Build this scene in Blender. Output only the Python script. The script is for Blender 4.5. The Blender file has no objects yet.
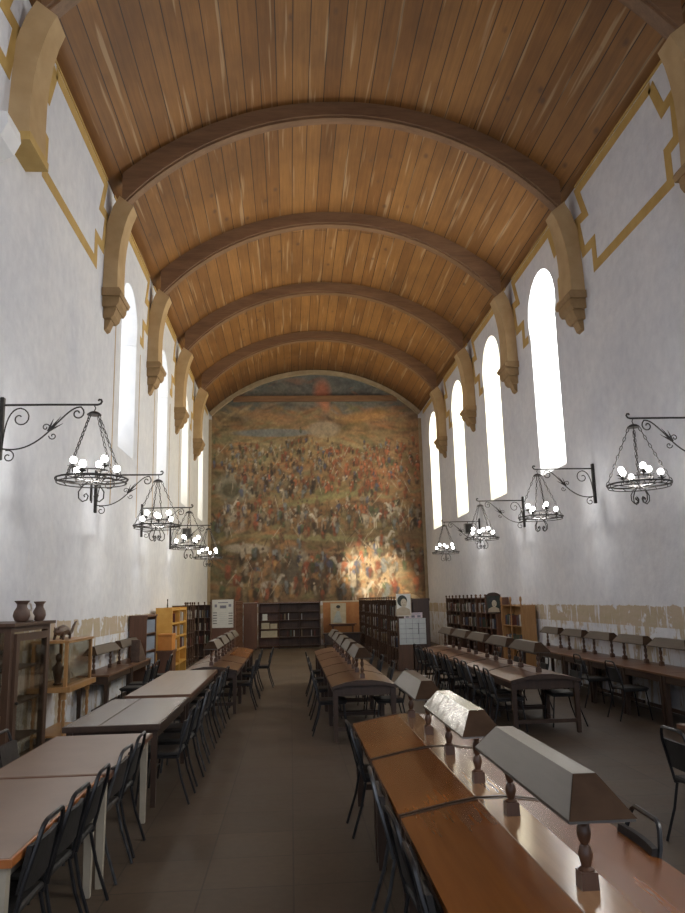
import bpy, math, random
import numpy as np
from mathutils import Vector, Matrix
from mathutils.geometry import tessellate_polygon
random.seed(7)
rng = np.random.RandomState(5)
C = bpy.context.scene.collection
PI = math.pi

# ------------------------------------------------------------------ materials
def new_mat(name):
    m = bpy.data.materials.new(name); m.use_nodes = True
    nt = m.node_tree; b = nt.nodes['Principled BSDF']
    return m, nt, b
def nd(nt, typ, **kw):
    n = nt.nodes.new(typ)
    for k, v in kw.items():
        if k.startswith('i_'):
            n.inputs[k[2:].replace('_', ' ')].default_value = v
        else: setattr(n, k, v)
    return n
def ramp(nt, fac, stops, interp='LINEAR'):
    r = nt.nodes.new('ShaderNodeValToRGB'); r.color_ramp.interpolation = interp
    el = r.color_ramp.elements
    while len(el) < len(stops): el.new(0.5)
    for e, (p, c) in zip(el, stops):
        e.position = p; e.color = (c[0], c[1], c[2], 1)
    nt.links.new(fac, r.inputs['Fac'])
    return r.outputs['Color']
def mixc(nt, fac, a, b, mode='MIX'):
    m = nt.nodes.new('ShaderNodeMix'); m.data_type = 'RGBA'; m.blend_type = mode
    if isinstance(fac, (int, float)): m.inputs[0].default_value = fac
    else: nt.links.new(fac, m.inputs[0])
    for i, v in ((6, a), (7, b)):
        if isinstance(v, tuple): m.inputs[i].default_value = (v[0], v[1], v[2], 1)
        else: nt.links.new(v, m.inputs[i])
    return m.outputs[2]
def mth(nt, op, a, b=None):
    m = nt.nodes.new('ShaderNodeMath'); m.operation = op; m.use_clamp = False
    for i, v in ((0, a), (1, b)):
        if v is None: continue
        if isinstance(v, (int, float)): m.inputs[i].default_value = v
        else: nt.links.new(v, m.inputs[i])
    return m.outputs[0]
def coords(nt, kind='Object', scale=(1, 1, 1)):
    if kind == 'World': o = nt.nodes.new('ShaderNodeNewGeometry').outputs['Position']
    else: o = nt.nodes.new('ShaderNodeTexCoord').outputs[kind]
    mp = nt.nodes.new('ShaderNodeMapping'); mp.inputs['Scale'].default_value = scale
    nt.links.new(o, mp.inputs['Vector']); return mp.outputs['Vector']
def noise(nt, vec, scale, detail=4, rough=.55):
    n = nt.nodes.new('ShaderNodeTexNoise'); n.inputs['Scale'].default_value = scale
    n.inputs['Detail'].default_value = detail; n.inputs['Roughness'].default_value = rough
    nt.links.new(vec, n.inputs['Vector']); return n.outputs['Fac']
def bump(nt, b, h, strength=.2, dist=.02):
    n = nt.nodes.new('ShaderNodeBump'); n.inputs['Strength'].default_value = strength
    n.inputs['Distance'].default_value = dist
    nt.links.new(h, n.inputs['Height']); nt.links.new(n.outputs['Normal'], b.inputs['Normal'])

def mottled(name, c1, c2, scale=6, rough=.7, metal=0, stretch=(1, 1, 1), bmp=0):
    m, nt, b = new_mat(name)
    v = coords(nt, 'Object', stretch); f = noise(nt, v, scale)
    nt.links.new(ramp(nt, f, [(.3, c1), (.7, c2)]), b.inputs['Base Color'])
    b.inputs['Roughness'].default_value = rough; b.inputs['Metallic'].default_value = metal
    if bmp: bump(nt, b, f, bmp)
    return m
def wood(name, c1, c2, axis='Y', rough=.4, scale=9):
    q = .12 if rough > .35 else .06
    st = {'X': (q, 1, 1), 'Y': (1, q, 1), 'Z': (1, 1, q)}[axis]
    m, nt, b = new_mat(name)
    v = coords(nt, 'Object', st)
    f = noise(nt, v, scale, 6, .65); g = noise(nt, v, scale * 5, 3)
    col = ramp(nt, f, [(.28, c1), (.72, c2)])
    col = mixc(nt, .25, col, ramp(nt, g, [(.3, tuple(x * .55 for x in c1)), (.7, c2)]))
    nt.links.new(col, b.inputs['Base Color'])
    b.inputs['Roughness'].default_value = rough
    if rough > .35: nt.links.new(mth(nt, 'ADD', mth(nt, 'MULTIPLY', f, .12), rough - .06), b.inputs['Roughness'])
    
    if rough > .35: bump(nt, b, g, .05, .003)
    return m
def emis(name, col, strength, sample=True):
    m, nt, b = new_mat(name)
    b.inputs['Base Color'].default_value = (.9, .9, .9, 1)
    b.inputs['Emission Color'].default_value = (*col, 1); b.inputs['Emission Strength'].default_value = strength
    if not sample:
        try: m.cycles.emission_sampling = 'NONE'
        except Exception: pass
    return m
def pane_mat(name, col, strength):
    # milky daylit glass, a little streaky
    m, nt, b = new_mat(name)
    v = coords(nt, 'Object', (1, 1, .3)); f = noise(nt, v, 2.2, 3)
    c = ramp(nt, f, [(.3, tuple(x * .86 for x in col)), (.7, col)])
    nt.links.new(c, b.inputs['Emission Color']); b.inputs['Emission Strength'].default_value = strength
    b.inputs['Roughness'].default_value = .3
    return m
def glass_mat(name, tint=(.90, .89, .84), refl=.12):
    m, nt, b = new_mat(name)
    out = nt.nodes['Material Output']
    t = nd(nt, 'ShaderNodeBsdfTransparent'); t.inputs['Color'].default_value = (*tint, 1)
    g = nd(nt, 'ShaderNodeBsdfGlossy'); g.inputs['Roughness'].default_value = .08
    f = noise(nt, coords(nt), 3); 
    lw = nd(nt, 'ShaderNodeLayerWeight'); lw.inputs['Blend'].default_value = .25
    fac = mth(nt, 'ADD', mth(nt, 'MULTIPLY', lw.outputs['Facing'], .35), mth(nt, 'MULTIPLY', f, refl))
    mx = nd(nt, 'ShaderNodeMixShader'); nt.links.new(fac, mx.inputs[0])
    nt.links.new(t.outputs[0], mx.inputs[1]); nt.links.new(g.outputs[0], mx.inputs[2])
    nt.links.new(mx.outputs[0], out.inputs['Surface']); nt.nodes.remove(b)
    return m

def plaster_wall():
    m, nt, b = new_mat('limewashed_plaster')
    v = coords(nt, 'World'); vz = coords(nt, 'World', (1.0, 1.0, .22))
    big = noise(nt, v, .55, 5, .6); fine = noise(nt, v, 5, 6, .65); streak = noise(nt, vz, 2.6, 5, .6)
    col = ramp(nt, big, [(.28, (.55, .57, .63)), (.5, (.655, .67, .705)), (.75, (.74, .74, .75))])
    col = mixc(nt, .30, col, ramp(nt, fine, [(.3, (.46, .475, .52)), (.7, (.80, .81, .83))]))
    # faint ochre water stains
    st = ramp(nt, streak, [(.66, (0, 0, 0)), (.80, (1, 1, 1))])
    col = mixc(nt, mth(nt, 'MULTIPLY', st, .35), col, (.62, .50, .34))
    # worn tan dado
    sep = nd(nt, 'ShaderNodeSeparateXYZ'); g = nt.nodes.new('ShaderNodeNewGeometry'); nt.links.new(g.outputs['Position'], sep.inputs[0])
    drip = noise(nt, coords(nt, 'World', (3.0, 3.0, .5)), 1.5, 4, .7)
    edge = mth(nt, 'ADD', sep.outputs['Z'], mth(nt, 'MULTIPLY', mth(nt, 'SUBTRACT', fine, .5), .14))
    inz = mth(nt, 'LESS_THAN', edge, 1.67)
    low = mth(nt, 'MULTIPLY', mth(nt, 'LESS_THAN', sep.outputs['Z'], 1.32), .10)
    blotch = noise(nt, coords(nt, 'World', (1, 1, 1.3)), 1.9, 4, .65)
    pl = mth(nt, 'ADD', mth(nt, 'MAXIMUM', drip, mth(nt, 'ADD', blotch, -.03)), low)
    peel = ramp(nt, pl, [(.56, (1, 1, 1)), (.61, (0, 0, 0))])
    msk = mth(nt, 'MULTIPLY', inz, peel)
    tan = ramp(nt, sep.outputs['Z'], [(0, (.30, .23, .16)), (.5, (.36, .27, .17)), (1, (.43, .33, .19))])
    band = ramp(nt, noise(nt, coords(nt, 'World', (.4, .4, 3)), 2.4, 3), [(.35, (.36, .29, .14)), (.65, (.44, .33, .235))])
    tan = mixc(nt, .55, tan, band); tan = mixc(nt, .15, tan, col)
    col = mixc(nt, msk, col, tan)
    nt.links.new(col, b.inputs['Base Color']); b.inputs['Roughness'].default_value = .85
    bump(nt, b, mth(nt, 'ADD', fine, mth(nt, 'MULTIPLY', noise(nt, v, 1.6, 3), 1.5)), .35, .03)
    return m
def plank_ceiling():
    m, nt, b = new_mat('plank_ceiling_wood')
    uv = nt.nodes.new('ShaderNodeTexCoord').outputs['UV']
    def mp(s):
        k = nt.nodes.new('ShaderNodeMapping'); k.inputs['Scale'].default_value = s; nt.links.new(uv, k.inputs['Vector']); return k.outputs['Vector']
    br = nt.nodes.new('ShaderNodeTexBrick'); nt.links.new(uv, br.inputs['Vector'])
    br.offset = .5; br.inputs['Scale'].default_value = 1
    br.inputs['Brick Width'].default_value = 60; br.inputs['Row Height'].default_value = .33
    br.inputs['Mortar Size'].default_value = .010; br.inputs['Mortar Smooth'].default_value = .3
    br.inputs['Bias'].default_value = 0
    br.inputs['Color1'].default_value = (.235, .108, .028, 1); br.inputs['Color2'].default_value = (.345, .174, .052, 1)
    br.inputs['Mortar'].default_value = (.045, .022, .010, 1)
    grain = noise(nt, mp((.25, 6, 1)), 2.5, 6, .7); patch = noise(nt, mp((.35, .5, 1)), 1.1, 4, .6)
    col = mixc(nt, .55, br.outputs['Color'], ramp(nt, grain, [(.25, (.35, .30, .26)), (.75, (1.15, 1.08, 1.0))]), 'MULTIPLY')
    col = mixc(nt, .7, col, ramp(nt, patch, [(.3, (.5, .44, .38)), (.7, (1.2, 1.14, 1.0))]), 'MULTIPLY')
    # pale joints here and there
    lj = noise(nt, mp((.16, 3.7, 1)), 2.0, 2)
    pj = mth(nt, 'MULTIPLY', ramp(nt, lj, [(.60, (0, 0, 0)), (.68, (1, 1, 1))]), .35)
    col = mixc(nt, pj, col, (.60, .44, .26))
    vo = nt.nodes.new('ShaderNodeTexVoronoi'); vo.inputs['Scale'].default_value = 1.3; nt.links.new(mp((.8, 1.5, 1)), vo.inputs['Vector'])
    kn = ramp(nt, vo.outputs['Distance'], [(.05, (1, 1, 1)), (.14, (0, 0, 0))])
    col = mixc(nt, mth(nt, 'MULTIPLY', kn, .75), col, (.10, .05, .025))
    nt.links.new(col, b.inputs['Base Color']); b.inputs['Roughness'].default_value = .6
    bump(nt, b, br.outputs['Fac'], -.4, .02)
    return m
def floor_tiles():
    m, nt, b = new_mat('worn_clay_tile')
    v = coords(nt, 'World')
    br = nt.nodes.new('ShaderNodeTexBrick'); nt.links.new(v, br.inputs['Vector']); br.offset = 0
    br.inputs['Scale'].default_value = 1; br.inputs['Brick Width'].default_value = .62; br.inputs['Row Height'].default_value = .62
    br.inputs['Mortar Size'].default_value = .008; br.inputs['Mortar Smooth'].default_value = .4
    br.inputs['Color1'].default_value = (.070, .052, .036, 1); br.inputs['Color2'].default_value = (.088, .066, .046, 1)
    br.inputs['Mortar'].default_value = (.050, .038, .028, 1)
    f = noise(nt, v, 1.3, 5, .6); g = noise(nt, v, 14, 4)
    col = mixc(nt, .8, br.outputs['Color'], ramp(nt, f, [(.3, (.75, .72, .68)), (.7, (1.2, 1.15, 1.1))]), 'MULTIPLY')
    col = mixc(nt, .3, col, ramp(nt, g, [(.3, (.6, .6, .6)), (.7, (1.2, 1.2, 1.2))]), 'MULTIPLY')
    nt.links.new(col, b.inputs['Base Color'])
    nt.links.new(mth(nt, 'ADD', mth(nt, 'MULTIPLY', f, .3), .42), b.inputs['Roughness'])
    b.inputs['Specular IOR Level'].default_value = .35
    bump(nt, b, br.outputs['Fac'], -.15, .01)
    return m
def brushed(name, col, rough, bumpy=0, scale=4):
    m, nt, b = new_mat(name)
    v = coords(nt, 'Object', (1, .5, 1)); f = noise(nt, v, scale, 4); g = noise(nt, coords(nt, 'Object', (1, .06, 1)), 40, 3)
    nt.links.new(mixc(nt, .5, ramp(nt, f, [(.3, tuple(x * .7 for x in col)), (.7, col)]), ramp(nt, g, [(.3, tuple(x * .8 for x in col)), (.7, col)])), b.inputs['Base Color'])
    b.inputs['Metallic'].default_value = .75; b.inputs['Roughness'].default_value = rough
    if bumpy: bump(nt, b, noise(nt, coords(nt, 'Object', (1, 1, 1)), 7, 2), bumpy, .03)
    return m

M = {}
M['wall'] = plaster_wall(); M['ceiling'] = plank_ceiling(); M['floor'] = floor_tiles()
M['reveal'] = mottled('white_limewash_reveal', (.72, .72, .72), (.80, .80, .79), 3, .8)
M['rib'] = wood('dark_rib_timber', (.13, .068, .033), (.25, .135, .066), 'X', .6, 5)
M['haunch'] = mottled('ochre_painted_stone', (.38, .25, .115), (.47, .33, .17), 2.5, .75, bmp=.1)
M['corbel'] = mottled('dark_ochre_stone', (.25, .155, .065), (.33, .21, .10), 5, .8, bmp=.2)
M['gold'] = mottled('golden_paint_band', (.42, .27, .075), (.50, .335, .11), 4, .7)
M['archtrim'] = mottled('pale_arch_stone', (.30, .225, .13), (.40, .31, .20), 4, .75)
M['desk'] = wood('varnished_orange_wood', (.15, .046, .009), (.225, .078, .018), 'Y', .27, 5)
M['desk2'] = wood('worn_brown_desk_wood', (.12, .056, .027), (.20, .10, .05), 'Y', .3, 5)
M['deskridge'] = wood('glossy_ridge_wood', (.20, .10, .045), (.29, .16, .08), 'Y', .15, 5)  # paler than the desktops: window reflection put into the colour, besides the gloss
M['darkwood'] = wood('dark_stained_wood', (.030, .016, .010), (.065, .035, .020), 'Z', .45, 8)
M['redwood'] = wood('red_brown_wood', (.105, .045, .024), (.17, .078, .04), 'Z', .45, 8)
M['bookwood'] = wood('bookcase_brown_wood', (.055, .027, .015), (.11, .056, .03), 'Z', .5, 8)
M['lightwood'] = wood('honey_wood', (.32, .16, .055), (.47, .26, .10), 'Z', .4, 8)
M['laminate'] = mottled('tan_laminate_top', (.185, .125, .088), (.235, .16, .115), 3, .34)
M['greytop'] = wood('grey_brown_tabletop', (.135, .115, .10), (.20, .178, .16), 'Y', .26, 5)
M['tantop'] = wood('pale_tan_tabletop', (.20, .148, .11), (.27, .205, .158), 'Y', .28, 5)
M['orange_edge'] = mottled('orange_edge_strip', (.36, .12, .03), (.46, .17, .05), 6, .4)
M['cream_leg'] = mottled('cream_painted_legs', (.34, .30, .23), (.45, .40, .31), 5, .5)
M['post'] = wood('turned_post_wood', (.06, .028, .016), (.12, .06, .034), 'Z', .3, 8)
M['shade'] = brushed('grey_metal_shade', (.165, .15, .132), .42)
M['shade_shiny'] = brushed('dented_shiny_shade', (.42, .40, .36), .20, .3, 5)
M['shade_dull'] = brushed('dull_taupe_shade', (.12, .10, .082), .5)
M['cap_brown'] = mottled('dull_brown_cap', (.030, .017, .010), (.055, .032, .019), 6, .95)  # end faces, darker brown than the long metal sides
M['cap_brown'].node_tree.nodes['Principled BSDF'].inputs['Specular IOR Level'].default_value = .12
M['tube'] = mottled('black_steel_tube', (.008, .008, .009), (.02, .02, .022), 12, .38, .2)
M['tube_worn'] = mottled('worn_grey_steel_tube', (.05, .052, .056), (.13, .135, .14), 12, .3, .6)
M['vinyl'] = mottled('black_vinyl', (.008, .007, .006), (.018, .016, .014), 20, .65, bmp=.15)
M['vinyl_brown'] = mottled('dark_brown_vinyl', (.014, .010, .008), (.03, .021, .016), 20, .65, bmp=.15)
M['iron'] = mottled('wrought_iron', (.022, .020, .019), (.06, .055, .05), 14, .55, .5)
M['bulb'] = emis('lit_bulb', (1.0, .985, .95), 16, False)
M['bulb_off'] = mottled('unlit_bulb_glass', (.6, .6, .58), (.75, .75, .72), 5, .2)
M['pane_r1'] = pane_mat('daylit_pane_white', (1.0, .985, .95), 21.0)
M['pane_r2'] = pane_mat('daylit_pane_warm', (1.0, .90, .66), 13.0)
M['pane_l1'] = pane_mat('daylit_pane_cool', (.84, .90, 1.0), 3.2)
M['pane_l2'] = pane_mat('daylit_pane_pale', (1.0, .96, .86), 4.0)
M['glass'] = glass_mat('cabinet_glass')
M['paper'] = mottled('white_paper', (.62, .62, .57), (.70, .70, .65), 6, .8)
M['paper_grey'] = mottled('pale_grey_paper', (.42, .46, .45), (.50, .53, .52), 6, .8)
M['paper_pink'] = mottled('pinkish_paper', (.56, .48, .50), (.64, .56, .58), 6, .8)
M['paper_cream'] = mottled('cream_paper', (.46, .40, .28), (.56, .50, .38), 6, .8)
M['ink'] = mottled('dark_ink', (.03, .03, .035), (.06, .06, .06), 9, .8)
M['ink_mid'] = mottled('grey_ink', (.16, .16, .20), (.24, .24, .28), 9, .8)
M['ink_green'] = mottled('dark_green_ink', (.025, .035, .028), (.05, .06, .05), 9, .8)
M['skin_print'] = mottled('sepia_print', (.40, .33, .23), (.48, .40, .30), 9, .8)
M['pale_blue'] = mottled('pale_blue_paint', (.34, .40, .42), (.48, .52, .52), 9, .8)
M['orangewall'] = mottled('orange_backdrop', (.42, .17, .065), (.54, .27, .11), 3, .7)
M['yellowpaint'] = mottled('yellow_painted_wood', (.52, .27, .045), (.62, .36, .08), 5, .5)
M['orangepaint'] = mottled('orange_plastic', (.55, .20, .03), (.66, .28, .06), 5, .45)
M['bluegrey'] = mottled('blue_grey_binders', (.14, .18, .25), (.26, .31, .38), 6, .6, stretch=(1, 6, 1))
M['clay'] = mottled('dark_clay', (.085, .05, .035), (.15, .09, .065), 8, .55)
M['palejug'] = mottled('pale_stoneware', (.42, .36, .30), (.56, .50, .44), 8, .45)
M['carved'] = mottled('carved_dark_wood', (.05, .03, .02), (.12, .07, .045), 9, .5, bmp=.2)
M['speaker'] = mottled('grey_speaker_box', (.13, .13, .12), (.20, .20, .19), 30, .6)
M['whitebag'] = mottled('white_plastic_bag', (.60, .63, .67), (.78, .80, .82), 6, .35)
M['doordark'] = mottled('dark_recess', (.025, .022, .018), (.05, .045, .038), 4, .8)
M['bluecard'] = mottled('blue_card', (.05, .09, .17), (.10, .15, .24), 6, .6)
BOOKC = [((.45, .42, .36), (.58, .55, .48)), ((.10, .03, .02), (.18, .06, .04)), ((.05, .06, .09), (.10, .11, .15)), ((.22, .15, .08), (.33, .24, .14)), ((.52, .50, .47), (.68, .66, .62)), ((.06, .08, .05), (.12, .14, .09)), ((.28, .26, .24), (.40, .38, .35))]
for i, (a, b_) in enumerate(BOOKC): M['book%d' % i] = mottled('book_cover_%d' % i, a, b_, 7, .65, stretch=(1, 1, .4))

# ------------------------------------------------------------------ mesh builder
class MB:
    def __init__(s): s.v = []; s.f = []
    def _add(s, vs, fs):
        o = len(s.v); s.v += [tuple(p) for p in vs]; s.f += [tuple(i + o for i in f) for f in fs]; return s
    def box(s, x0, x1, y0, y1, z0, z1, bev=0):
        if bev:
            b = bev
            vs = []
            for (z, k) in ((z0, b), (z0 + b, 0), (z1 - b, 0), (z1, b)):
                vs += [(x0 + k + (b if k == 0 else 0) * 0, y0 + k, z), (x1 - k, y0 + k, z), (x1 - k, y1 - k, z), (x0 + k, y1 - k, z)]
            fs = [(3, 2, 1, 0), (12, 13, 14, 15)]
            for r in range(3):
                for i in range(4):
                    j = (i + 1) % 4; fs.append((r * 4 + i, r * 4 + j, r * 4 + 4 + j, r * 4 + 4 + i))
            return s._add(vs, fs)
        return s._add([(x0, y0, z0), (x1, y0, z0), (x1, y1, z0), (x0, y1, z0), (x0, y0, z1), (x1, y0, z1), (x1, y1, z1), (x0, y1, z1)],
                      [(3, 2, 1, 0), (4, 5, 6, 7), (0, 1, 5, 4), (1, 2, 6, 5), (2, 3, 7, 6), (3, 0, 4, 7)])
    def taper(s, p0, p1, a0, a1):          # square bar from p0 to p1, half sizes a0, a1 (upright legs)
        vs = []
        for p, a in ((p0, a0), (p1, a1)):
            vs += [(p[0] - a, p[1] - a, p[2]), (p[0] + a, p[1] - a, p[2]), (p[0] + a, p[1] + a, p[2]), (p[0] - a, p[1] + a, p[2])]
        return s._add(vs, [(3, 2, 1, 0), (4, 5, 6, 7), (0, 1, 5, 4), (1, 2, 6, 5), (2, 3, 7, 6), (3, 0, 4, 7)])
    def tube(s, pts, r, n=6, closed=False):
        P = [Vector(p) for p in pts]; N = len(P)
        rs = r if isinstance(r, (list, tuple)) else [r] * N
        ref = None; vs = []
        for i in range(N):
            if closed: t = P[(i + 1) % N] - P[i - 1]
            else: t = P[min(i + 1, N - 1)] - P[max(i - 1, 0)]
            t.normalize()
            if ref is None:
                ref = Vector((0, 0, 1)) if abs(t.z) < .9 else Vector((1, 0, 0))
            u = ref - t * ref.dot(t)
            if u.length < 1e-4: u = t.orthogonal()
            u.normalize(); ref = u; w = t.cross(u)
            for k in range(n):
                a = 2 * PI * k / n; vs.append(P[i] + (u * math.cos(a) + w * math.sin(a)) * rs[i])
        fs = []
        for i in range(N if closed else N - 1):
            j = (i + 1) % N
            for k in range(n):
                l = (k + 1) % n; fs.append((i * n + k, i * n + l, j * n + l, j * n + k))
        if not closed: fs += [tuple(reversed(range(n))), tuple(range((N - 1) * n, N * n))]
        return s._add(vs, fs)
    def lathe(s, prof, c=(0, 0, 0), n=10):
        vs = []
        for r, z in prof:
            for k in range(n):
                a = 2 * PI * (k + .5) / n; vs.append((c[0] + r * math.cos(a), c[1] + r * math.sin(a), c[2] + z))
        fs = []; L = len(prof)
        for i in range(L - 1):
            for k in range(n):
                l = (k + 1) % n; fs.append((i * n + k, i * n + l, i * n + n + l, i * n + n + k))
        fs += [tuple(reversed(range(n))), tuple(range((L - 1) * n, L * n))]
        return s._add(vs, fs)
    def prism(s, poly, a0, a1, axis='Y'):  # polygon in the plane across axis, extruded from a0 to a1
        def P(u, v, a): return {'Y': (u, a, v), 'X': (a, u, v), 'Z': (u, v, a)}[axis]
        n = len(poly); vs = [P(u, v, a0) for u, v in poly] + [P(u, v, a1) for u, v in poly]
        fs = [(i, (i + 1) % n, n + (i + 1) % n, n + i) for i in range(n)]
        tri = tessellate_polygon([[Vector((u, v, 0)) for u, v in poly]])
        for t in tri: fs += [tuple(t), tuple(n + i for i in reversed(t))]
        return s._add(vs, fs)
    def sweep(s, A, B, close=True):        # loft between equal-length rings list
        return s
    def sphere(s, c, r, n=8, m=6, sz=1):
        prof = [(max(r * math.sin(PI * i / m), .0004), -r * sz * math.cos(PI * i / m)) for i in range(m + 1)]
        return s.lathe(prof, c, n)
    def build(s, name, mat, parent=None, smooth=False, loc=None):
        me = bpy.data.meshes.new(name); me.from_pydata(s.v, [], s.f); me.validate()
        import bmesh
        bm = bmesh.new(); bm.from_mesh(me); bmesh.ops.recalc_face_normals(bm, faces=bm.faces); bm.to_mesh(me); bm.free()
        if smooth:
            for p in me.polygons: p.use_smooth = True
            try: me.set_sharp_from_angle(angle=math.radians(40))
            except Exception: pass
        me.materials.append(mat)
        o = bpy.data.objects.new(name, me); C.objects.link(o)
        if parent: o.parent = parent
        if loc: o.location = loc
        return o

def tag(o, label, cat, group=None, kind=None):
    if label: o['label'] = label
    if cat: o['category'] = cat
    if group: o['group'] = group
    if kind: o['kind'] = kind
    return o
def thing(name, label, cat, loc=(0, 0, 0), rz=0, group=None):
    o = bpy.data.objects.new(name, None); C.objects.link(o); o.empty_display_size = .1
    o.location = loc; o.rotation_euler = (0, 0, rz)
    return tag(o, label, cat, group)
def struct(o): o['kind'] = 'structure'; return o
KIDS = {}
def dup(root, loc, rz=0, label=None, group=None):
    r = root.copy(); C.objects.link(r); r.location = loc; r.rotation_euler = (0, 0, rz)
    if label: r['label'] = label
    if group: r['group'] = group
    for ch in [o for o in root.children]:
        c = ch.copy(); C.objects.link(c); c.parent = r
        for g in [o for o in ch.children]:
            d = g.copy(); C.objects.link(d); d.parent = c
    return r
ORD = ['nearest', 'second', 'third', 'fourth', 'fifth', 'sixth', 'seventh', 'eighth', 'ninth', 'tenth', 'eleventh', 'twelfth', 'thirteenth']
def nth(i, what): return (('nearest %s to the camera' if i == 0 else ORD[i] + ' %s from the camera') % what)

# ------------------------------------------------------------------ room shell
HW = 4.85; YB = 33.5; Y0 = -3.0
APEX = 12.35; EDGE = 10.35
RC = (HW ** 2 + (APEX - EDGE) ** 2) / (2 * (APEX - EDGE)); ZC = APEX - RC
RIBS = [.10, 4.75, 9.40, 14.47, 19.11, 23.75, 28.39]
WINB = [(14.47, 19.11), (19.11, 23.75), (23.75, 28.39), (28.39, 33.03), (.10, 4.75)]
def arcz(x, r=RC): return ZC + math.sqrt(r * r - x * x)

struct(MB().box(-HW - .9, HW + .9, Y0, YB + .6, -.12, 0).build('floor', M['floor']))
# ceiling vault with arc-length UV
N = 40; th0 = math.asin(HW / RC); vs = []; uvs = []
ys = [Y0 + (YB + .1 - Y0) * j / 12 for j in range(13)]
for j, y in enumerate(ys):
    for i in range(N + 1):
        t = -th0 + 2 * th0 * i / N
        vs.append((RC * math.sin(t), y, ZC + RC * math.cos(t))); uvs.append((y + 40, (t + th0) * RC))
fs = [(j * (N + 1) + i, j * (N + 1) + i + 1, (j + 1) * (N + 1) + i + 1, (j + 1) * (N + 1) + i) for j in range(12) for i in range(N)]
me = bpy.data.meshes.new('ceiling'); me.from_pydata(vs, [], fs)
uvl = me.uv_layers.new(name='UVMap')
for lp in me.loops: uvl.data[lp.index].uv = uvs[lp.vertex_index]
for p in me.polygons: p.use_smooth = True
me.materials.append(M['ceiling'])
ceil_o = bpy.data.objects.new('ceiling', me); C.objects.link(ceil_o); struct(ceil_o)
sol = ceil_o.modifiers.new('thick', 'SOLIDIFY'); sol.thickness = .25; sol.offset = 1

def keyhole(c, sill, hw, zs, R, zc):
    """slot of half width hw from sill to zs, under a slightly wider round head."""
    pts = [(c - hw, sill), (c + hw, sill), (c + hw, zs)]
    a0 = math.asin((zs - zc) / R) if abs(zs - zc) < R else -.5
    for k in range(15):
        a = a0 + (PI - 2 * a0) * k / 14; pts.append((c + R * math.cos(a), zc + R * math.sin(a)))
    pts.append((c - hw, zs)); return pts
def win_outline(side, i):
    c = (WINB[i][0] + WINB[i][1]) / 2 + (-.02 if side > 0 else -.16)
    sill = 4.72 if side > 0 else 5.2
    hw = .86 if side > 0 else .80
    R = .97 if side > 0 else .84
    top = 9.62 if side > 0 else 9.15
    zc = top - R
    return c, keyhole(c, sill, hw, zc - R * .42, R, zc)
wn = 0
for side, nm in ((1, 'right'), (-1, 'left')):
    X = side * HW
    mb = MB()
    outer = [Vector((Y0, 0, 0)), Vector((YB, 0, 0)), Vector((YB, EDGE + .25, 0)), Vector((Y0, EDGE + .25, 0))]
    loops = [outer]
    for i in range(5):
        c, ol = win_outline(side, i); loops.append([Vector((u, v, 0)) for u, v in ol])
    flat = [p for l in loops for p in l]
    tris = tessellate_polygon(loops)
    mb._add([(X, p.x, p.y) for p in flat], [tuple(t) for t in tris])
    struct(mb.build('wall_' + nm, M['wall']))
    for i in range(5):
        wn += 1
        c, ol = win_outline(side, i)
        depth = .62; sc = .80
        zsill = ol[0][1]; inner = []
        for u, v in ol:
            vv = v
            if v < zsill + .01: vv = zsill + .42
            elif v > 8: vv = v - .10 * (v - 8)
            inner.append((c + (u - c) * sc, vv))
        n = len(ol)
        rv = MB()._add([(X, u, v) for u, v in ol] + [(X + side * depth, u, v) for u, v in inner],
                       [(k, (k + 1) % n, n + (k + 1) % n, n + k) for k in range(n)])
        w = rv.build('window_%d' % wn, M['reveal']); struct(w)
        pm = M[('pane_r1' if i in (0, 4) else 'pane_r2') if side > 0 else ('pane_l1' if i in (0, 1, 4) else 'pane_l2')]
        pl = [Vector((u, v, 0)) for u, v in inner]
        pane = MB()._add([(X + side * (depth - .01), u, v) for u, v in inner], [tuple(t) for t in tessellate_polygon([pl])]).build('pane', pm, w)
# back wall
bw = [( -HW, 0), (HW, 0)] + [(RC * math.sin(th0 - 2 * th0 * k / 24), ZC + RC * math.cos(th0 - 2 * th0 * k / 24)) for k in range(25)]
struct(MB().prism(bw, YB, YB + .5).build('wall_back', M['wall']))

tn = [0]
def trim(mb, mat, smooth=False):
    tn[0] += 1; return struct(mb.build('trim_%d' % tn[0], mat, None, smooth))
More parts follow.
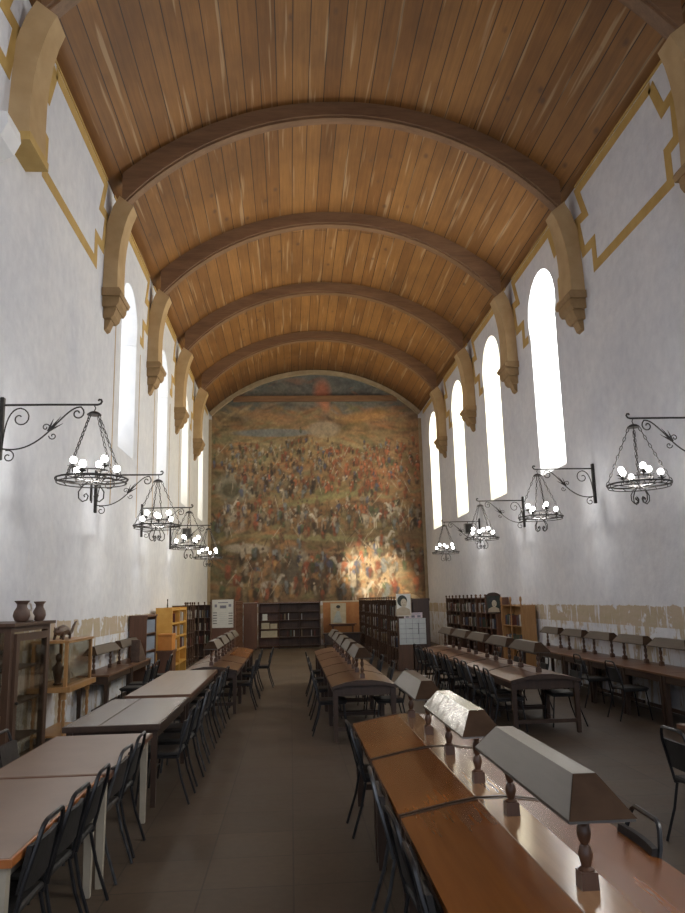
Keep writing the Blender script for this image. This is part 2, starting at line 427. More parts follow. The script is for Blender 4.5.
# wooden ribs and ochre haunches with corbels
for ri, yr in enumerate(RIBS):
    RL, AL = 6.0, 12.05; NK = 36; XE = 4.58
    def ribstrip(f_out, f_in, hy, mb):
        xs_ = [-XE + 2 * XE * k / NK for k in range(NK + 1)]
        xs_ = [XE * math.sin(PI / 2 * x / XE * .999) for x in xs_]
        o_ = [(x, f_out(x)) for x in xs_]; i_ = [(x, f_in(x)) for x in xs_]
        vs = []
        for yy in (yr - hy, yr + hy): vs += [(u, yy, v) for u, v in o_] + [(u, yy, v) for u, v in i_]
        m_ = NK + 1; fs = []
        for k in range(NK):
            fs += [(k, k + 1, m_ + k + 1, m_ + k), (2 * m_ + k, 2 * m_ + k + 1, 3 * m_ + k + 1, 3 * m_ + k), (m_ + k, m_ + k + 1, 3 * m_ + k + 1, 3 * m_ + k), (k, k + 1, 2 * m_ + k + 1, 2 * m_ + k)]
        for k in (0, NK): fs.append((k, m_ + k, 3 * m_ + k, 2 * m_ + k))
        mb._add(vs, fs)
    low = lambda x: AL - RL + math.sqrt(RL * RL - x * x)
    mb = MB(); ribstrip(lambda x: arcz(x) + .03, low, .16, mb); ribstrip(low, lambda x: low(x) - .05, .105, mb)
    trim(mb, M['rib'])
    for side in (1, -1):
        # curved haunch springing from the wall, wider at its foot
        outer = [(4.90, 7.95), (4.90, 8.4), (4.90, 8.8), (4.88, 9.15), (4.82, 9.50), (4.74, 9.80), (4.62, 10.06)]
        inner = [(4.57, 7.95), (4.58, 8.4), (4.57, 8.8), (4.54, 9.10), (4.49, 9.38), (4.43, 9.62), (4.34, 9.84)]
        hy = [.36, .34, .31, .28, .25, .23, .21]
        vs = []
        for (o2, i2, q) in zip(outer, inner, hy):
            vs += [(side * o2[0], yr - q, o2[1]), (side * i2[0], yr - q * .92, i2[1]), (side * i2[0], yr + q * .92, i2[1]), (side * o2[0], yr + q, o2[1])]
        fs = [(0, 1, 2, 3), (24, 25, 26, 27)]
        for k in range(6):
            for j in range(4):
                l = (j + 1) % 4; fs.append((k * 4 + j, k * 4 + l, k * 4 + 4 + l, k * 4 + 4 + j))
        trim(MB()._add(vs, fs), M['haunch'])
        if ri == 2 and side < 0:
            trim(MB().box(-4.90, -4.54, yr - .38, yr + .38, 7.84, 7.96), M['gold'])
            m = MB().prism([(side * u, v) for u, v in [(4.90, 7.84), (4.62, 7.84), (4.60, 7.70), (4.68, 7.52), (4.90, 7.40)]], yr - .95, yr - .50)
            trim(m, M['reveal']); continue
        m = MB()
        m.prism([(side * u, v) for u, v in [(4.90, 8.00), (4.52, 8.00), (4.47, 7.92), (4.50, 7.84), (4.90, 7.84)]], yr - .41, yr + .41)
        m.prism([(side * u, v) for u, v in [(4.90, 7.84), (4.52, 7.84), (4.53, 7.72), (4.58, 7.64), (4.90, 7.64)]], yr - .34, yr + .34)
        m.prism([(side * u, v) for u, v in [(4.90, 7.64), (4.60, 7.64), (4.64, 7.50), (4.70, 7.44), (4.90, 7.44)]], yr - .24, yr + .24)
        m.prism([(side * u, v) for u, v in [(4.90, 7.44), (4.72, 7.44), (4.79, 7.26), (4.90, 7.20)]], yr - .13, yr + .13)
        trim(m, M['corbel'])
# golden painted borders on the walls
def strip(mb, side, *pts, w=.20):
    """flat mitred band on the wall along (y,z) points."""
    P = [Vector(p) for p in pts]; Lq = []; n_ = len(P)
    for i in range(n_):
        d0 = (P[i] - P[i - 1]).normalized() if i else None; d1 = (P[i + 1] - P[i]).normalized() if i < n_ - 1 else None
        d0 = d0 or d1; d1 = d1 or d0
        n0 = Vector((-d0.y, d0.x)); n1 = Vector((-d1.y, d1.x)); mm = (n0 + n1).normalized(); k = w / 2 / max(mm.dot(n0), .35)
        Lq.append((P[i] + mm * k, P[i] - mm * k))
    X0, X1 = side * (HW + .01), side * (HW - .007); vs = []; fs = []
    for l, r_ in Lq: vs += [(X1, l.x, l.y), (X1, r_.x, r_.y), (X0, l.x, l.y), (X0, r_.x, r_.y)]
    for i in range(n_ - 1):
        a_ = 4 * i; fs += [(a_, a_ + 1, a_ + 5, a_ + 4), (a_, a_ + 4, a_ + 6, a_ + 2), (a_ + 1, a_ + 3, a_ + 7, a_ + 5)]
    mb._add(vs, fs)
bays = [(RIBS[i], RIBS[i + 1]) for i in range(len(RIBS) - 1)] + [(28.39, 33.3)]
for side in (1, -1):
    for bi, (a, b_) in enumerate(bays):
        mb = MB(); zt, z3 = 10.20, 8.27
        if bi == len(bays) - 1: continue
        win = a > 14 or a < 1
        L = [(a + 1.40, zt), (a + 1.12, 9.55), (a + .78, 9.60), (a + .80, 8.85), (a + 1.12, 8.82), (a + 1.12, 8.27)]
        R_ = [(b_ - .38, zt), (b_ - .68, 9.53), (b_ - .26, 9.57), (b_ - .45, 8.80), (b_ - .95, 8.80), (b_ - .95, 8.27)]
        if win: L[4:] = [(a + .98, 8.80), (a + .98, z3)]
        if not win: strip(mb, side, *(L + R_[::-1] + [L[0]]))
        else:
            c = (a + b_) / 2
            strip(mb, side, *([(c - 1.05, z3)] + L[::-1] + R_ + [(c + 1.0, z3)]))
        trim(mb, M['gold'])
        # thin bright line where planks meet the wall
        ln = MB().box(side * (HW - .02), side * HW, a + .3, b_ - .3, EDGE - .03, EDGE + .03)
        trim(ln, M['gold'])
    # last bay: only the band under the planks
    mb = MB(); strip(mb, side, (28.8, 9.58), (29.3, 9.58), (29.39, 10.2), (32.9, 10.2)); trim(mb, M['gold'])
# faint painted lines beside the left windows
for i in range(3):
    c = (WINB[i][0] + WINB[i][1]) / 2 - .16
    mb = MB()
    for dy in (-1.35, 1.25):
        mb.box(-HW, -HW + .006, c + dy, c + dy + .05, 3.9, 7.9)
    trim(mb, M['haunch'])
# arch band around the mural, corner strips, tie beam
poly = []
t1 = th0
for rr, seq in ((RC - .02, range(33)), (RC - .20, range(32, -1, -1))):
    for k in seq: t = -t1 + 2 * t1 * k / 32; poly.append((rr * math.sin(t), ZC + rr * math.cos(t)))
n = len(poly); h = n // 2
fs = [(i, (i + 1) % n, n + (i + 1) % n, n + i) for i in range(n)]
for i in range(h - 1): fs.append((i, i + 1, n - 2 - i, n - 1 - i)); fs.append((n + i, n + i + 1, n + n - 2 - i, n + n - 1 - i))
trim(MB()._add([(u, YB - .22, v) for u, v in poly] + [(u, YB, v) for u, v in poly], fs), M['archtrim'])
for side in (1, -1):
    trim(MB().box(side * 4.72, side * 4.85, YB - .06, YB, 0, 10.05), M['archtrim'])
trim(MB().box(-3.75, 3.75, YB - .16, YB - .03, 10.86, 11.12), M['rib'])

# ------------------------------------------------------------------ mural (generic painted landscape with crowds of small marks)
NX, NZ = 230, 250
zb, zt = 1.86, APEX - .15
xs = np.linspace(-4.72, 4.72, NX); zs = np.linspace(zb, zt, NZ)
Xg, Zg = np.meshgrid(xs, zs)
def vnoise(sc, seed, asp=1.0):
    r = np.random.RandomState(seed); g = r.rand(80, 80)
    u = (Xg + 6) * sc; w = Zg * sc * asp
    i = np.floor(u).astype(int) % 79; j = np.floor(w).astype(int) % 79
    fu = u - np.floor(u); fw = w - np.floor(w); fu = fu * fu * (3 - 2 * fu); fw = fw * fw * (3 - 2 * fw)
    return (g[j, i] * (1 - fu) + g[j, i + 1] * fu) * (1 - fw) + (g[j + 1, i] * (1 - fu) + g[j + 1, i + 1] * fu) * fw
def fbm(sc, seed, asp=1): return .5 * vnoise(sc, seed, asp) + .3 * vnoise(sc * 2.1, seed + 1, asp) + .2 * vnoise(sc * 4.3, seed + 2, asp)
warp = (fbm(.5, 3) - .5) * 2.2 + (fbm(1.4, 9) - .5) * .6
zz = Zg + warp
stops = [(1.6, (.20, .11, .05)), (2.6, (.24, .15, .08)), (3.4, (.17, .14, .07)), (4.2, (.24, .13, .07)), (5.1, (.20, .18, .08)), (5.9, (.25, .13, .06)), (6.7, (.22, .20, .09)),
         (7.6, (.30, .16, .07)), (8.3, (.33, .23, .10)), (9.0, (.28, .25, .13)), (9.6, (.36, .22, .09)), (10.2, (.31, .19, .10)), (10.8, (.16, .16, .15)), (12.4, (.11, .13, .14))]
sz = np.array([a for a, _ in stops])
col = np.stack([np.interp(zz, sz, np.array([c[k] for _, c in stops])) for k in range(3)], -1)
DX = xs[1] - xs[0]; DZ = zs[1] - zs[0]
def ell(cx, cz, a, b_, soft, rot, c, alpha):
    """soft rotated ellipse of paint, only inside its own window."""
    global col
    e = max(a, b_) + .02
    i0, i1 = max(int((cx - e - xs[0]) / DX), 0), min(int((cx + e - xs[0]) / DX) + 2, NX)
    j0, j1 = max(int((cz - e - zs[0]) / DZ), 0), min(int((cz + e - zs[0]) / DZ) + 2, NZ)
    if i0 >= i1 or j0 >= j1: return
    dx = Xg[j0:j1, i0:i1] - cx; dz = Zg[j0:j1, i0:i1] - cz
    u = dx * math.cos(rot) + dz * math.sin(rot); w_ = -dx * math.sin(rot) + dz * math.cos(rot)
    k = (np.clip((1 - np.sqrt((u / a) ** 2 + (w_ / b_) ** 2)) / soft, 0, 1) * alpha)[..., None]
    col[j0:j1, i0:i1] = col[j0:j1, i0:i1] * (1 - k) + np.array(c) * k
r = np.random.RandomState(11)
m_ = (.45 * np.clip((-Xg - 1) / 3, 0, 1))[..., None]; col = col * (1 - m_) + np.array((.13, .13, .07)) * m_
m_ = (.45 * np.clip((Xg - .3) / 3, 0, 1) * np.clip((zz - 5) / 2, 0, 1) * np.clip((10 - zz) / 1, 0, 1))[..., None]; col = col * (1 - m_) + np.array((.42, .14, .05)) * m_
# loose landscape strokes
for _ in range(1500):
    x = r.uniform(-4.7, 4.7); z = r.uniform(1.9, 11.9)
    base = [(.30, .20, .08), (.14, .13, .05), (.36, .15, .05), (.09, .06, .035), (.22, .21, .10), (.40, .30, .15)][r.choice(6, p=[.2, .2, .2, .2, .1, .1])]
    if z > 10.6: base = [(.10, .12, .13), (.17, .17, .15), (.07, .07, .07), (.28, .12, .06)][r.choice(4, p=[.4, .25, .25, .1])]
    L_ = r.uniform(.15, .75); ell(x, z, L_, L_ * r.uniform(.12, .35), .6, r.normal() * .35 + .25 * math.sin(x * .9 + z), np.array(base) * r.uniform(.75, 1.2), .5)
# lake, hill, clearings, tree clumps, banks, painted sun patch
ell(-1.9, 9.42, 2.1, .22, .3, 0, (.17, .21, .23), .85); ell(.35, 9.55, .85, .45, .3, 0, (.34, .29, .21), .8); ell(2.3, 10.15, 1.6, .34, .6, .12, (.48, .24, .06), .7); ell(-2.3, 10.2, 1.7, .28, .6, -.1, (.38, .20, .07), .6)
ell(.3, 11.3, .5, .8, .6, 0, (.48, .13, .05), .75); ell(.45, 10.7, .28, .45, .6, 0, (.50, .18, .08), .7); ell(1.4, 8.9, 1.6, .16, .6, -.3, (.36, .30, .15), .6)
ell(-3.6, 6.95, 1.15, .75, .35, 0, (.30, .30, .24), .75); ell(-3.85, 6.8, .55, .45, .4, 0, (.09, .08, .04), .85); ell(-2.9, 7.0, .34, .32, .4, 0, (.10, .10, .05), .8)
ell(.4, 6.4, 2.9, .20, .5, .16, (.24, .25, .10), .7); ell(-.2, 4.62, 3.7, .16, .5, -.05, (.25, .26, .12), .65); ell(2.6, 6.5, 1.3, .14, .5, -.15, (.24, .23, .11), .6)
ell(-1.2, 3.35, 1.0, 1.0, .2, 0, (.28, .27, .23), .75); ell(-1.12, 3.1, .70, .85, .3, 0, (.10, .08, .055), .85); ell(-3.1, 4.2, 1.15, .26, .3, -.05, (.48, .42, .34), .7); ell(-3.6, 5.4, .5, .6, .5, .5, (.46, .43, .37), .6)
ell(2.75, 3.1, 1.3, 1.15, .5, 0, (.48, .36, .22), .6); ell(4.0, 5.0, .7, 1.2, .6, 0, (.20, .11, .06), .6)  # first ellipse is a sun patch painted into the mural's colours
pal = [(.52, .45, .34), (.46, .13, .045), (.46, .25, .08), (.10, .12, .22), (.07, .045, .03), (.34, .09, .04), (.12, .16, .08), (.40, .35, .27), (.30, .18, .09), (.22, .26, .29), (.06, .04, .03), (.36, .20, .08), (.22, .12, .06), (.28, .22, .12)]
heads = [(.28, .14, .07), (.18, .09, .05), (.10, .06, .04), (.40, .34, .26)]
def figure(x, z, h, c, lean=0):
    ell(x + .04 * h, z + h * .36, h * .24, h * .46, .4, lean, (.06, .045, .03), .55)
    ell(x + r.uniform(-.08, .08) * h, z + h * .24, h * r.uniform(.09, .2), h * .28, .45, lean + r.normal() * .2, np.array(c) * r.uniform(.5, 1.1), .75)
    ell(x, z + h * .56, h * r.uniform(.12, .24), h * .24, .45, lean + r.normal() * .3, c, .8)
    ell(x + r.uniform(-.2, .2) * h, z + h * .55, h * .06, h * .24, .5, r.uniform(-1.2, 1.2), c, .7)
    ell(x - lean * h * .4, z + h * .90, h * .085, h * .11, .4, 0, heads[r.randint(4)], .95)
def beast(x, z, s_, c):
    ell(x, z + .30 * s_, .34 * s_, .15 * s_, .35, 0, c, .9)
    for q in (-.24, -.15, .17, .26): ell(x + q * s_, z + .06 * s_, .035 * s_, .22 * s_, .5, r.uniform(-.25, .25), c, .8)
    d_ = r.choice([-1, 1]); ell(x + d_ * .34 * s_, z + .48 * s_, .07 * s_, .20 * s_, .4, -d_ * .5, c, .9); ell(x + d_ * .46 * s_, z + .60 * s_, .12 * s_, .055 * s_, .4, -d_ * .4, c, .9)
rows = [(8.6, .22, 110, .34), (8.1, .25, 120, .38), (7.5, .25, 110, .44), (6.9, .25, 80, .48), (5.75, .22, 90, .56), (5.25, .2, 80, .62), (3.9, .22, 45, .72), (3.2, .2, 55, .80), (2.35, .2, 55, .85)]
for zc_, sp, cnt_, h0 in rows:
    for _ in range(int(cnt_ * 1.25)):
        x = np.clip(r.choice([-3.2, -1.6, -.2, 1.3, 2.6, 3.7]) + r.normal() * .75, -4.6, 4.6); z = zc_ + r.normal() * sp + .18 * math.sin(1.3 * x + zc_) - .3 * h0
        k = r.randint(len(pal)); c = np.array(pal[k]) * r.uniform(.6, 1.1)
        if zc_ > 6.5 and x > .4 and r.rand() < .5: c = np.array((.50, .14, .05)) * r.uniform(.5, 1.1)
        if zc_ < 6 and r.rand() < .07: beast(x, z, h0 * 1.5, np.array([(.56, .52, .44), (.34, .18, .08), (.46, .42, .36), (.10, .06, .04)][r.randint(4)]))
        figure(x, z, h0 * r.uniform(.7, 1.15), c, r.uniform(-.3, .3))
for _ in range(150):
    x = r.uniform(-4.3, 4.3); z = r.uniform(2.3, 8.8); ell(x, z, .028, r.uniform(.15, .5), .6, r.uniform(-.8, .8), (.50, .43, .32) if r.rand() < .6 else (.05, .04, .03), .65)
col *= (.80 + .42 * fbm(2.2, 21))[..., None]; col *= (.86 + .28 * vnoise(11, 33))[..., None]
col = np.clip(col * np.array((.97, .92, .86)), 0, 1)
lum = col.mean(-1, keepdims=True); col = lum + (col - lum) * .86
inside = Zg <= ZC + np.sqrt(np.maximum((RC - .12) ** 2 - Xg ** 2, 0)) + .06
vv = np.stack([Xg, np.full_like(Xg, YB - .012), Zg], -1).reshape(-1, 3)
I = np.arange(NX * NZ).reshape(NZ, NX); ins = inside[:-1, :-1] & inside[1:, 1:] & inside[1:, :-1] & inside[:-1, 1:]
fq = np.stack([I[:-1, :-1], I[:-1, 1:], I[1:, 1:], I[1:, :-1]], -1)[ins]
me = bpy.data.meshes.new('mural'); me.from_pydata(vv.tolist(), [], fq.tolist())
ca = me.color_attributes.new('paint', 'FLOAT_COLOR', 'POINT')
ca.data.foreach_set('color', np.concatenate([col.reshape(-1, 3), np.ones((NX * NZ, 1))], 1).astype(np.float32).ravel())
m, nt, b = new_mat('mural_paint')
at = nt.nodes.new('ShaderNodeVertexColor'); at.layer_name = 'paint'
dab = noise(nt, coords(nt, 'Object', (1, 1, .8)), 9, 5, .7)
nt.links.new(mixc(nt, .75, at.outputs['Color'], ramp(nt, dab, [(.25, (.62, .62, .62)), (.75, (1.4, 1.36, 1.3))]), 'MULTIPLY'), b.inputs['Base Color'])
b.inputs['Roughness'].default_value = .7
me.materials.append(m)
o = bpy.data.objects.new('mural', me); C.objects.link(o)
tag(o, 'huge arched painted mural with crowds and hills filling the end wall', 'mural')
# arched doorway in the end wall, lower right
dr = MB()
def arch(cx, w, z0, zs_, k=12): return [(cx - w, z0), (cx + w, z0)] + [(cx + w * math.cos(PI * i / k), zs_ + w * math.sin(PI * i / k)) for i in range(k + 1)]
door = MB().prism(arch(4.05, .34, 0, 1.55), YB - .05, YB - .02).build('door_1', M['doordark']); struct(door)  # flat dark sheet; the shade inside the doorway is put into its colour
A = arch(4.05, .52, 0, 1.55); B_ = arch(4.05, .34, 0, 1.55); n = len(A)
fr = MB()
vs = [(u, YB - .09, v) for u, v in A] + [(u, YB - .09, v) for u, v in B_] + [(u, YB, v) for u, v in A] + [(u, YB, v) for u, v in B_]
fs = []
for i in range(1, n):
    j = (i + 1) % n
    fs += [(i, j, n + j, n + i), (2 * n + i, 2 * n + j, j, i), (n + i, n + j, 3 * n + j, 3 * n + i)]
fr._add(vs, fs).build('door_frame', M['archtrim'], door)

# ------------------------------------------------------------------ chairs
def rounded(pts): return pts
def chair_meshes(tubem, vin, name, label):
    t = thing(name, label, 'chair')
    w = .205
    hoop = [(-.175, -w, .43), (-.215, -w, .60), (-.262, -w + .018, .76), (-.276, -w + .042, .825), (-.281, -w + .06, .85), (-.284, -w + .09, .862), (-.284, w - .09, .862), (-.281, w - .06, .85), (-.276, w - .042, .825), (-.262, w - .018, .76), (-.215, w, .60), (-.175, w, .43)]
    f = MB().tube(hoop, .0125, 6)
    for s in (-1, 1): f.tube([(-.18, s * w, .432), (.19, s * (w - .01), .435)], .011, 6)
    f.tube([(.19, -w + .01, .435), (.19, w - .01, .435)], .011, 6)
    f.build('back_frame', tubem, t, True)
    bk = MB()
    sect = []
    for (x, z) in ((-.214, .55), (-.230, .63), (-.246, .70), (-.258, .765)):
        sect.append((x, z))
    vs = []
    for x, z in sect:
        for yy, dx in ((-w + .008, 0), (-w * .5, .012), (0, .016), (w * .5, .012), (w - .008, 0)): vs.append((x + .012 - dx, yy, z))
    m5 = len(vs)
    vs += [(x + .026, y, z) for x, y, z in vs]
    fs = []
    for i in range(3):
        for k in range(4):
            a = i * 5 + k; fs += [(a, a + 1, a + 6, a + 5), (m5 + a, m5 + a + 5, m5 + a + 6, m5 + a + 1)]
    ringi = [0, 1, 2, 3, 4, 9, 14, 19, 18, 17, 16, 15, 10, 5]
    for i in range(len(ringi)): a, c = ringi[i], ringi[(i + 1) % len(ringi)]; fs.append((a, c, m5 + c, m5 + a))
    bk._add(vs, fs).build('backrest', vin, t, True)
    MB().box(-.185, .215, -.21, .21, .442, .482, .012).build('seat', vin, t)
    for s in (-1, 1):
        MB().tube([(.17, s * (w - .012), .432), (.20, s * (w + .0), .20), (.222, s * (w + .012), 0.002)], .0115, 6).build('leg', tubem, t, True)
        MB().tube([(-.165, s * (w - .006), .43), (-.205, s * w, .24), (-.285, s * (w + .012), 0.002)], .0115, 6).build('leg', tubem, t, True)
    MB().tube([(.205, -w, .16), (.205, w, .16)], .008, 5).build('stretcher', tubem, t, True)
    return t
first = {}
def chair(x, y, rz, label, group=None, worn=False):
    key = 'w' if worn else 'b'
    rz += random.uniform(-.05, .05)
    if key not in first:
        t = chair_meshes(M['tube_worn'] if worn else M['tube'], M['vinyl_brown'] if worn else M['vinyl'], 'metal_chair', label)
        t.location = (x, y, 0); t.rotation_euler = (0, 0, rz); first[key] = t
        if group: t['group'] = group
        return t
    t = dup(first[key], (x, y, 0), rz, label, group)
    if not group and 'group' in t: del t['group']
    return t
FACE_L, FACE_R = PI, 0.0     # towards -X / +X

# aisle side of the left tables: backs at x about -2.4
gA = 'chairs along the aisle side of the left tables'
for i, y in enumerate([4.22, 4.74, 5.26, 5.98, 6.52]):
    chair(-2.74, y, FACE_L, nth(i, 'black chair') + ' tucked under the plain left tables, aisle side', gA, worn=(i == 3))
for i, y in enumerate([8.03, 8.75, 9.45]):
    chair(-2.52, y, FACE_L, nth(i, 'dark chair') + ' on the aisle side of the grey two board table', gA, worn=(i == 2))
for i, y in enumerate([10.4, 11.2, 12.0, 12.9]):
    chair(-2.56, y, FACE_L, nth(i, 'dark chair') + ' on the aisle side of the pale tan left table', gA, worn=(i % 2 == 0))
for i, y in enumerate([14.3, 15.85, 17.2]):
    chair(-2.16, y, FACE_L, nth(i, 'dark chair') + ' beside the far left lamp desks, aisle side', gA)
chair(-1.93, 17.75, FACE_L, 'single black chair pulled out into the aisle at end of left desks', None)
gB = 'chairs behind the left tables by the wall'
for i, y in enumerate([5.1, 6.0, 6.9]):
    chair(-3.42, y, FACE_R, nth(i, 'grey tube chair') + ' between left tables and display cabinets', gB, worn=True)
# near right desk row
gC = 'chairs along the aisle side of the near lamp desks'
for i, y in enumerate([3.35, 3.95, 4.85, 6.75]):
    chair(-.48, y, FACE_R, nth(i, 'black chair') + ' on the aisle side of the near orange lamp desks', gC, worn=(i == 2))
gD = 'chairs behind the near lamp desks'
for i, y in enumerate([3.08, 3.76, 5.4]):
    chair(.16, y, FACE_L, nth(i, 'black chair') + ' on the far side of the near orange lamp desks', gD)
# centre far row
gE = 'chairs along the central far lamp desks'
for i, y in enumerate([11.44, 12.96, 14.48, 16.0]):
    chair(-.66, y, FACE_R, nth(i, 'dark chair') + ' on the aisle side of the central far lamp desks', gE)
for i, y in enumerate([11.4, 12.92, 14.44, 15.96]):
    chair(.18, y, FACE_L, nth(i, 'dark chair') + ' on the right side of the central far lamp desks', gE)
# row C
gF = 'dark chairs crowded along the long right lamp desks'
for i, y in enumerate([10.75 + 1.45 * q + e for q in range(5) for e in (.41, .98)]):
    chair(1.86, y, FACE_R, nth(i, 'dark chair') + ' crowded along the left of the long right lamp desks', gF, worn=(i % 4 == 2))
for i, y in enumerate([11.45, 12.9, 14.35, 15.8]):
    chair(2.78, y, FACE_L, nth(i, 'dark chair') + ' on the wall side of the long right lamp desks', gF)
chair(3.96, 11.75, FACE_R, 'dark chair standing sideways at the wall desks on the right', None)
chair(4.0, 13.2, FACE_R, 'dark chair pushed under the right wall desks beside white peeled wall', None)
chair(1.95, 5.90, FACE_R, 'black chair at the corner of the small table by right edge', None)
for i, y in enumerate([14.0, 14.7, 16.3]):
    chair(-4.0, y, FACE_L, nth(i, 'dark chair') + ' at the left wall lamp desks', 'chairs at the left wall desks')

# ------------------------------------------------------------------ plain left tables
def flat_table(name, label, x0, x1, y0, y1, top, topm, edgem, legm, thick=.035, group=None, split=None, apron=.08):
    cx, cy = (x0 + x1) / 2, (y0 + y1) / 2; a, b_ = (x1 - x0) / 2, (y1 - y0) / 2
    t = thing(name, label, 'table', (cx, cy, 0), 0, group)
    if split:
        MB().box(-a, split - .004, -b_, b_, top - thick, top, .006).build('tabletop_board', topm, t)
        MB().box(split + .004, a, -b_, b_, top - thick, top, .006).build('tabletop_board', topm, t)
    else: MB().box(-a, a, -b_, b_, top - thick, top, .006).build('tabletop', topm, t)
    e = MB(); k = .012
    e.box(-a - k, -a, -b_ - k, b_ + k, top - thick - .006, top - .004); e.box(a, a + k, -b_ - k, b_ + k, top - thick - .006, top - .004)
    e.box(-a, a, -b_ - k, -b_, top - thick - .006, top - .004); e.box(-a, a, b_, b_ + k, top - thick - .006, top - .004)
    e.build('edge_band', edgem, t)
    p = MB(); q = .05
    for s in (-1, 1):
        p.box(s * (a - q) - .012, s * (a - q) + .012, -b_ + q, b_ - q, top - thick - apron, top - thick)
        p.box(-a + q, a - q, s * (b_ - q) - .012, s * (b_ - q) + .012, top - thick - apron, top - thick)
    p.build('apron', legm, t)
    for sx in (-1, 1):
        for sy in (-1, 1):
            MB().taper((sx * (a - q), sy * (b_ - q), 0), (sx * (a - q), sy * (b_ - q), top - thick), .022, .03).build('leg', legm, t)
    return t
flat_table('library_table', 'plain tan laminate table with orange edge nearest the camera at left', -3.36, -2.56, 3.9, 5.60, .75, M['laminate'], M['orange_edge'], M['cream_leg'], group='plain left tables')
flat_table('library_table', 'plain tan laminate table with cream legs, second in the left row', -3.36, -2.52, 5.66, 7.30, .75, M['laminate'], M['redwood'], M['cream_leg'], group='plain left tables')
flat_table('library_table', 'grey two board table with dark edge in the left row', -3.42, -2.52, 7.72, 9.80, .765, M['greytop'], M['darkwood'], M['darkwood'], .05, 'plain left tables', -.12, .10)
flat_table('library_table', 'pale tan table with thick dark edge before the left lamp desks', -3.34, -2.53, 10.10, 13.60, .765, M['tantop'], M['redwood'], M['darkwood'], .05, 'plain left tables', None, .10)
flat_table('library_table', 'small pale table cut off by the right edge beside a chair', 2.18, 3.0, 5.2, 6.78, .75, M['tantop'], M['redwood'], M['darkwood'])

# ------------------------------------------------------------------ lamp desks
POST = [(.030, .0), (.030, .005), (.017, .012), (.022, .03), (.027, .05), (.020, .072), (.014, .08), (.021, .092), (.026, .115), (.022, .14), (.014, .15), (.020, .16), (.024, .178), (.018, .195), (.015, .22)]
def post_mb(x, y, z0, z1, blk=.034):
    mb = MB(); hb = .062
    mb.taper((x, y, z0), (x, y, z0 + hb), blk, blk - .002)
    L = z1 - z0 - hb
    mb.lathe([(r_ * 1.05, z_ / .22 * L) for r_, z_ in POST], (x, y, z0 + hb), 10)
    return mb
def shade_mb(cx, y0, y1, zb_, hb=.125, ht=.045, hh=.125, hip=.15):
    a = [(cx - hb, y0, zb_), (cx + hb, y0, zb_), (cx + hb, y1, zb_), (cx - hb, y1, zb_)]
    t = [(cx - ht, y0 + hip, zb_ + hh), (cx + ht, y0 + hip, zb_ + hh), (cx + ht, y1 - hip, zb_ + hh), (cx - ht, y1 - hip, zb_ + hh)]
    k = .006
    a2 = [(p[0] * 1, p[1], p[2] - k) for p in a]
    mb = MB()._add(a + t, [(0, 1, 5, 4), (1, 2, 6, 5), (2, 3, 7, 6), (3, 0, 4, 7), (4, 5, 6, 7)])
    shade_mb.caps = []
    for (i0, i1, e) in ((0, 1, -.004), (2, 3, .004)):
        q = [a[i0], a[i1], t[i1], t[i0]]
        shade_mb.caps.append(MB()._add([(p[0], p[1] + e, p[2]) for p in q] + [(p[0], p[1] + 3 * e, p[2] - .001) for p in q], [(0, 1, 2, 3), (4, 5, 6, 7), (0, 1, 5, 4), (1, 2, 6, 5), (2, 3, 7, 6), (3, 0, 4, 7)]))
    # slim downturned rim
    mb._add(a + [(p[0], p[1], p[2] - .014) for p in a], [(0, 1, 5, 4), (1, 2, 6, 5), (2, 3, 7, 6), (3, 0, 4, 7)])
    return mb
